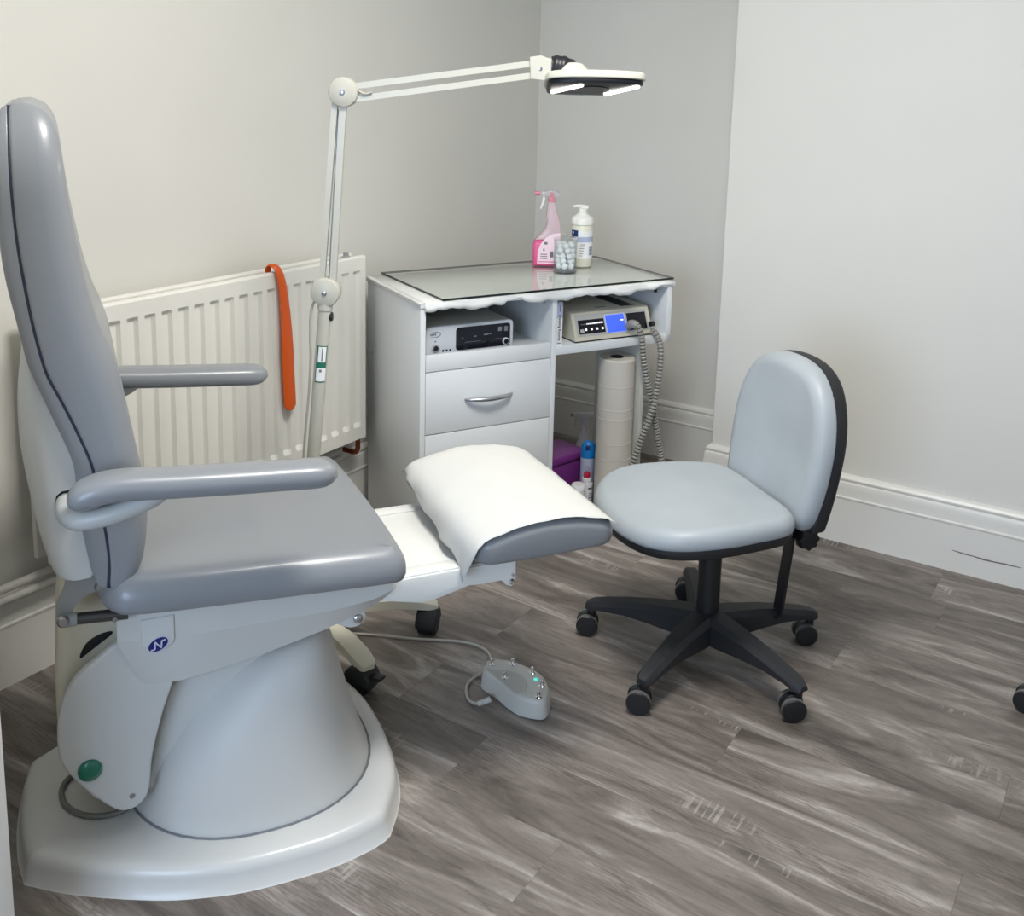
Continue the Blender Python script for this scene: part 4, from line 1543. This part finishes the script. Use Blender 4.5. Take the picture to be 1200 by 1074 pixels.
box('top_strip', .075, .125, .06, .29, .095, .0962, 'black_plastic', dru)
box('top_label', -.02, .02, .07, .078, .095, .0955, 'ink_grey', dru)
lathe('hose_clip', [(.009, 0), (.009, .014), (0, .016)], 'black_plastic', dru, 14, 'X', (.152, -.003, .040))
# hose: leaves the socket, hangs in a loop and comes back up to the shelf's end
dinv = Matrix.Rotation(-CAB, 4, 'Z') @ Matrix.Translation(-W3(.690, .015, .666))


def hp3(px, py, b):
    return dinv @ on_plane(px, py, VV, P0 + VV * b)


hpts = [hp3(736, 383, .012), hp3(741, 379.5, -.010), hp3(748, 384, -.028), hp3(752, 396, -.034), hp3(753.5, 415, -.036), hp3(757, 440, -.036), hp3(762, 463, -.034), hp3(766, 485, -.030), hp3(770, 510, -.020), hp3(774, 532, -.012), hp3(776, 552, -.010),
        hp3(773, 575, -.012), hp3(764, 592, -.016), hp3(750, 595, -.022), hp3(739, 582, -.030), hp3(736, 562, -.038), hp3(741, 545, -.044), hp3(748, 524, -.050), hp3(757, 500, -.056), hp3(765, 478, -.060), hp3(770, 455, -.058), hp3(773.5, 430, -.052), hp3(774.5, 412, -.040), hp3(772.5, 400, -.022), hp3(768, 391, -.006), hp3(763, 388, .03), hp3(760, 388, .06)]
hs_ = crom(hpts, 24)
# even spacing
dd = [0]
for i in range(1, len(hs_)): dd.append(dd[-1] + (hs_[i] - hs_[i - 1]).length)
step = .0030
npt = int(dd[-1] / step)
pth = []
i = 0
for k in range(npt + 1):
    t = dd[-1] * k / npt
    while i < len(dd) - 2 and dd[i + 1] < t: i += 1
    pth.append(hs_[i].lerp(hs_[i + 1], (t - dd[i]) / max(1e-9, dd[i + 1] - dd[i])))
hose = tube('hose', pth, [(.0118 if k % 4 in (0, 1) else .0094) for k in range(npt + 1)], 'hose_grey', dru, 12)
hose.data.materials.append(M['hose_dark'])
hose.data.polygons.foreach_set('use_smooth', [False] * len(hose.data.polygons))
for k in range(npt):
    if k % 4 in (1, 2, 3) and k > 10:
        for s in range(12):
            idx = k * 12 + s
            if idx < len(hose.data.polygons) and k % 4 == 2: hose.data.polygons[idx].material_index = 1
tube('hose_cuff', pth[2:16], .0135, 'hose_grey', dru, 14)

# booklet upright beside the divider
bk = empty('booklet', W3(.4855, .01, .666), CAB, 'thin white booklet standing upright between divider and drill unit', 'booklet')
mb = MB(); mb.box(-.0115, .0115, .0, .19, 0, .1435)
mb.build('cover', 'label_white', bk)
text_mesh('spine_title', 'Treating Rooms', .0135, 'ink_black', bk, Matrix.Translation((.001, -.0005, .062)) @ Matrix.Rotation(radians(90), 4, 'X') @ Matrix.Rotation(radians(-90), 4, 'Z'))
bars('spine_band', [(-.0115, .0115, .092, .1435)], -.0002, 'label_lilac', bk)
bars('spine_print', [(-.001, .004, .113, .134), (-.006, .006, .008, .011)], -.0006, 'ink_grey', bk)

# ------------------------------------------------------------------ floor under the side shelf
def floor_thing(name, a, b, label, cat, rz=IR, group=None):
    return empty(name, W3(a, b, 0), rz, label, cat, group)


cr = floor_thing('couch_roll', .741, .050, 'tall beige paper couch roll standing on end under the shelf', 'paper roll')
RR = .0615
prof = [(.022, .592), (RR - .004, .596), (RR, .592)]
z = .58
body = [(RR - .001, 0)]
for zz in (.16, .245, .30, .385, .42, .50):
    body += [(RR, zz - .006), (RR, zz - .002), (RR + .0008, zz - .0008), (RR + .0008, zz + .0008), (RR, zz + .002), (RR, zz + .006)]
body += [(RR, .588), (RR - .003, .594), (.022, .594), (.022, .57), (0, .57)]
lathe('paper_roll', body, 'roll_paper', cr, 36, angle=20)
lathe('core', [(.0215, .571), (.0225, .5945), (.0205, .5945), (.0200, .572), (0, .5715)], 'roll_core', cr, 24)

pb = floor_thing('storage_box', .66, .30, 'purple plastic box with lid on the floor beside the drawers', 'box', CAB + .25)
slab('body', rrect(-.085, .085, -.07, .07, .02, 4), 0, .172, .004, 'purple_plastic', pb, PLAN, steps=2)
slab('lid', rrect(-.092, .092, -.077, .077, .022, 4), .165, .195, .010, 'purple_plastic', pb, PLAN, steps=3)

ae = floor_thing('aerosol_can', .728, .185, 'pale lilac aerosol can with bright blue cap under the shelf', 'aerosol')
lathe('can', [(.026, 0), (.0265, .004), (.0265, .198), (.024, .206)], 'aerosol_body', ae, 28)
lathe('cap', [(.0268, .196), (.0268, .222), (.024, .240), (.016, .251), (0, .254)], 'blue_cap', ae, 28)
box('nozzle_recess', -.012, .004, -.026, -.014, .224, .243, 'label_navy', ae, .003)
cpatch('label_mark', .0268, -30, 50, .09, .17, 'label_lilac', ae)

rb = floor_thing('small_bottle', .690, .130, 'small white bottle with red cap in front of the aerosol', 'bottle')
lathe('bottle', [(.021, 0), (.022, .003), (.022, .118), (.0215, .124), (.017, .127), (.0175, .136), (.0165, .142), (.012, .144)], 'bottle_white', rb, 26)
lathe('cap', [(.0105, .142), (.0115, .145), (.011, .160), (.008, .163), (0, .164)], 'red_cap', rb, 22)
cpatch('label_block', .0224, 10, 55, .108, .113, 'ink_black', rb)
for z, a0, a1 in ((.09, 20, 45), (.082, 5, 50), (.074, 15, 60), (.064, 0, 55)):
    cpatch('label_print', .0224, a0, a1, z, z + .004, 'ink_grey', rb)
wj = floor_thing('white_pot', .640, .105, 'small white pot with flat lid half hidden behind the paper covered leg rest', 'pot')
lathe('pot', [(.022, 0), (.023, .003), (.023, .118), (.022, .12)], 'bottle_white', wj, 24)
lathe('lid', [(.0245, .118), (.0245, .134), (.022, .137), (0, .138)], 'label_white', wj, 24)
wb = floor_thing('white_bottle', .775, .200, 'white curved plastic bottle behind the blue capped aerosol', 'bottle')
lathe('bottle', [(.018, 0), (.019, .004), (.019, .17), (.016, .195), (.009, .212), (.008, .225), (0, .226)], 'bottle_white', wb, 24)
# clear trigger spray at the back
cs = floor_thing('clear_spray_bottle', .795, .322, 'clear empty trigger spray bottle behind the aerosol', 'spray bottle')
lathe('bottle', [(.034, 0), (.036, .006), (.036, .150), (.030, .185), (.016, .220), (.013, .240)], 'clear_plastic', cs, 28)
lathe('collar', [(.015, .238), (.015, .256), (.012, .258)], 'clear_plastic', cs, 20)
tr_ = slab('trigger_head', [(-.045, .292), (-.045, .306), (.02, .310), (.045, .304), (.050, .296), (.02, .286), (.014, .256), (-.012, .256), (-.014, .288)], -.011, .011, .003, 'clear_plastic', cs, steps=2)
slab('trigger_lever', [(-.034, .290), (-.024, .290), (-.03, .262), (-.044, .238), (-.048, .240), (-.038, .265)], -.005, .005, .001, 'clear_plastic', tr_, steps=1)
lathe('nozzle', [(.007, -.052), (.008, -.040), (0, -.040)], 'ink_grey', tr_, 14, 'X', (0, 0, .299))

# ================================================================== FOOT CONTROLLER
top_px = [(570, 774), (576, 771.5), (588, 772), (601, 774), (622, 782), (636, 791), (642.5, 803), (642.5, 811), (637, 820.5), (624, 820), (609, 816), (596, 807.5), (585, 798), (568, 787), (567.5, 780)]
zt_ = .050
tp = [on_z(x, y, zt_) for x, y in top_px]
fc = Vector((sum(p.x for p in tp) / len(tp), sum(p.y for p in tp) / len(tp), 0))
ft = empty('foot_controller', fc, 0, 'grey foot controller with small chrome joysticks on the floor', 'foot pedal')
pol = ccw([(p.x - fc.x, p.y - fc.y) for p in tp])
pol = smooth2(pol, 3)
outp = inset(pol, -.006)
rings = [[(x, y, 0) for x, y in inset(outp, .004)], [(x, y, .003) for x, y in outp], [(x, y, .038) for x, y in inset(outp, .004)], [(x, y, .046) for x, y in inset(outp, .007)], [(x, y, .050) for x, y in inset(outp, .012)], [(x, y, .0505) for x, y in inset(outp, .02)]]
body = loft('body', rings, 'pedal_grey', ft, True, 50)
cin = [(569.5, 784), (580, 784.5), (596, 786.5), (608, 790), (615, 796), (617, 804), (614, 812), (604, 812), (594, 804), (583, 795)]
slab('foot_rest_inlay', smooth2([(p.x - fc.x, p.y - fc.y) for p in (on_z(x, y, .0515) for x, y in cin)], 3), .048, .0520, .001, 'pedal_inlay', body, PLAN, steps=1)
for x, y in ((577, 778), (601, 778), (624, 788), (635, 803.5), (631, 816.5), (592, 794)):
    p = on_z(x, y, .052) - fc
    j = lathe('joystick', [(.0090, 0), (.0090, .002), (.0045, .004), (.0030, .008), (.0052, .011), (.0052, .014), (.003, .0165), (0, .017)], 'chrome', ft, 16, 'Z', (p.x, p.y, .0500))
p = on_z(628, 796.5, .051) - fc
lathe('status_light', [(.006, 0), (.006, .0015), (.004, .003), (0, .0035)], 'led_cyan', ft, 16, 'Z', (p.x, p.y, .050))
cpts = [(on_z(574, 820, .016) - fc), (on_z(568, 822.5, .014) - fc), (on_z(560, 825, .010) - fc), (on_z(551, 822, .006) - fc), (on_z(546.5, 813, .006) - fc), (on_z(548, 802, .006) - fc), (on_z(556, 794, .006) - fc), (on_z(566, 788, .006) - fc), (on_z(574, 780, .006) - fc),
        (on_z(575, 771, .006) - fc), (on_z(570, 763, .006) - fc), (on_z(558, 756.5, .006) - fc), (on_z(540, 752.5, .006) - fc), (on_z(515, 750.5, .006) - fc), (on_z(480, 748.5, .006) - fc), (on_z(450, 745.5, .006) - fc), (on_z(425, 743.5, .006) - fc), (on_z(405, 743, .006) - fc), (on_z(385, 748, .006) - fc), (on_z(372, 760, .006) - fc)]
tube('cable', cpts, .0036, 'cable_grey', ft, 10, None, None, 5)
sr = crom(cpts[0:3], 10)
tube('strain_relief', sr, [.0062 if k % 3 else .0078 for k in range(len(sr))], 'pedal_grey', ft, 12)

# white flex on the floor between radiator and cabinet
fxp = [on_z(x, y, .006) for x, y in ((428, 566), (424, 562), (420, 570), (414, 590), (405, 612))]
tag(tube('power_flex', fxp, .004, 'label_white', None, 8, None, None, 5), 'white flex on the floor beside the cabinet', 'cable')

# ================================================================== SWIVEL STOOL
ST = Vector((-.918, 2.406, 0))
SPH = radians(-129)
stool = empty('swivel_stool', ST, SPH, 'pale grey vinyl swivel chair with black five star base on castors', 'swivel chair')
LEG0 = radians(-167) - SPH
# seat
so = [(-.150, 0), (-.148, -.10), (-.135, -.165), (-.095, -.205), (-.02, -.224), (.08, -.235), (.16, -.230), (.222, -.205), (.268, -.155), (.292, -.085), (.300, 0)]
so = so + [(x, -y) for x, y in so[::-1][1:-1]]
so = ccw(smooth2(so, 4))


def dip(x):
    return -.028 * max(0, (x - .12) / .2) ** 2 - .006 * max(0, (.0 - x) / .15)


szb = lambda x, y: .424 + dip(x) * .75
szt = lambda x, y: .468 + dip(x) + .006 * (abs(y) / .24) ** 2
seat = cushion('seat_cushion', so, 'stool_vinyl', stool, szb, szt, .030, .008, .003, 8, 7)
cushion('seat_shell', inset(so, .004), 'black_soft', stool, lambda x, y: .394 + dip(x) * .6, lambda x, y: .428 + dip(x) * .75, .004, .020, 0, 4, 2)
box('seat_mechanism', -.13, .10, -.06, .06, .345, .396, 'black_plastic', stool, .008)
# back: front view outline (y, z); leans backwards with height
bo = [(0, .812), (-.085, .803), (-.145, .770), (-.185, .710), (-.203, .640), (-.205, .570), (-.200, .500), (-.190, .440), (-.172, .410), (-.14, .400), (0, .396)]
bo = bo + [(-y, z) for y, z in bo[::-1][1:-1]]
bo = ccw(smooth2(bo, 4))


def lean(y, z, h):
    y = y - .013
    # h: distance behind the front face
    return (-.150 - h - .10 * (z - .41) + .020 * (abs(y) / .21) ** 2 - .012 * sin((z - .41) / .42 * pi), y, z)


def back_solid(name, poly, h0, h1, r0, r1, m, parent):
    vs, fs = [], []
    poly = ccw(poly)
    n = len(poly)
    layers = []
    for k in range(6):
        t = k / 5
        pl_ = inset(poly, r0 + .06 * (1 - t) + 0.0)
        layers.append((pl_, h0 - .0))
    # front dome
    layers = []
    for f in (.01, .2, .4, .65, .85):
        layers.append(([(y * f, .613 + (z - .613) * f) for y, z in inset(poly, r0)], h0))
    for k in range(6):
        a = pi / 2 * k / 5
        layers.append((inset(poly, r0 * (1 - sin(a))), h0 + r0 * (1 - cos(a))))
    for k in range(4):
        a = pi / 2 * (1 - k / 3)
        layers.append((inset(poly, r1 * (1 - sin(a))), h1 - r1 * (1 - cos(a))))
    for pl_, h in layers:
        vs += [lean(y, z, h) for y, z in pl_]
    for l in range(len(layers) - 1):
        for i in range(n):
            j = (i + 1) % n
            fs.append((l * n + i, l * n + j, (l + 1) * n + j, (l + 1) * n + i))
    fs.append(tuple(range(n))[::-1])
    fs.append(tuple((len(layers) - 1) * n + i for i in range(n)))
    return fromdata(name, vs, fs, m, parent, True, 60)


back_solid('back_cushion', bo, 0.0, .052, .034, .006, 'stool_vinyl', stool)
bo2 = [(0, .812), (-.085, .803), (-.145, .770), (-.183, .710), (-.200, .640), (-.201, .560), (-.197, .480), (-.190, .420), (-.182, .402), (-.14, .398), (0, .396)]
bo2 = bo2 + [(-y, z) for y, z in bo2[::-1][1:-1]]
back_solid('back_shell', ccw(smooth2(bo2, 3)), .046, .088, .003, .014, 'black_soft', stool)
bar = loft('back_bar', [[(x + a, y + b, z) for a, b in ((-.004, -.018), (.004, -.018), (.004, .018), (-.004, .018))] for x, y, z in ((-.185, .03, .105), (-.196, .03, .112), (-.215, .03, .30), (-.225, .03, .44))], 'black_plastic', stool, True, 30)
box('bar_bracket', -.235, -.10, .0, .06, .335, .368, 'black_plastic', stool, .006)
kn = MB()
ring = []
for k in range(40):
    a = 2 * pi * k / 40
    r = .029 + .0028 * cos(8 * a)
    ring.append((r * cos(a), r * sin(a)))
slab('back_knob', [(x - .235, z + .345) for x, z in ring], .060, .095, .006, 'black_plastic', stool, steps=2)
lathe('gas_column', [(.032, .095), (.030, .12), (.030, .30), (.026, .30), (.026, .36)], 'black_plastic', stool, 26)
lathe('base_hub', [(.030, .062), (.052, .068), (.055, .080), (.055, .118), (.044, .132), (.032, .136)], 'black_soft', stool, 30)
lvr = tube('height_lever', [(.02, -.05, .372), (.02, -.16, .368), (.02, -.20, .366)], .006, 'black_plastic', stool, 10)
for k in range(5):
    a = LEG0 + k * radians(72)
    ca, sa = cos(a), sin(a)
    rr_ = []
    for t, wd, zb_, zt2 in ((.02, .040, .062, .136), (.07, .037, .064, .134), (.15, .031, .074, .128), (.22, .027, .080, .118), (.285, .024, .078, .106), (.315, .022, .072, .098), (.330, .014, .072, .090)):
        rr_.append([(ca * t - sa * w_, sa * t + ca * w_, z) for w_, z in ((-wd, zb_ + .004), (wd, zb_ + .004), (wd, zt2 - .012), (wd * .62, zt2), (-wd * .62, zt2), (-wd, zt2 - .012))])
    lg = loft('base_leg', rr_, 'black_soft', stool, True, 35)
    c = empty('caster', (ca * .313, sa * .313, 0), radians((25, 20, 32, 34, 22)[k]) - SPH)
    c.parent = stool
    for s in (-1, 1):
        wl = lathe('wheel', [(.006, s * .010), (.026, s * .010), (.030, s * .012), (.030, s * .024), (.027, s * .027), (.010, s * .028), (0, s * .028)], 'black_plastic', c, 26, 'Y', (-.012, 0, .030))
        wl.data.materials.append(M['tread_grey'])
        for p in wl.data.polygons:
            cc = p.center
            rad_c = math.hypot(cc.x + .012, cc.z - .030)
            if rad_c > .0288: p.material_index = 1
    slab('hood', [(.026 * cos(radians(t)) - .012, .030 + .033 * sin(radians(t))) for t in range(-5, 186, 19)], -.0095, .0095, .002, 'black_plastic', c, steps=1)
    lathe('stem', [(.011, .052), (.011, .078), (0, .079)], 'black_plastic', c, 14)
# a second one beyond the right picture edge; only one castor reaches into the picture
st2 = copy_tree(stool)
st2['label'] = 'second swivel chair cut off by the right picture edge, one black castor showing'
cp = on_z(1209, 834, 0)
st2.rotation_euler = (0, 0, radians(165) - LEG0)
st2.location = Vector((cp.x - .313 * cos(radians(165)), cp.y - .313 * sin(radians(165)), 0))
for o in (stool, st2): o['group'] = 'swivel chairs'
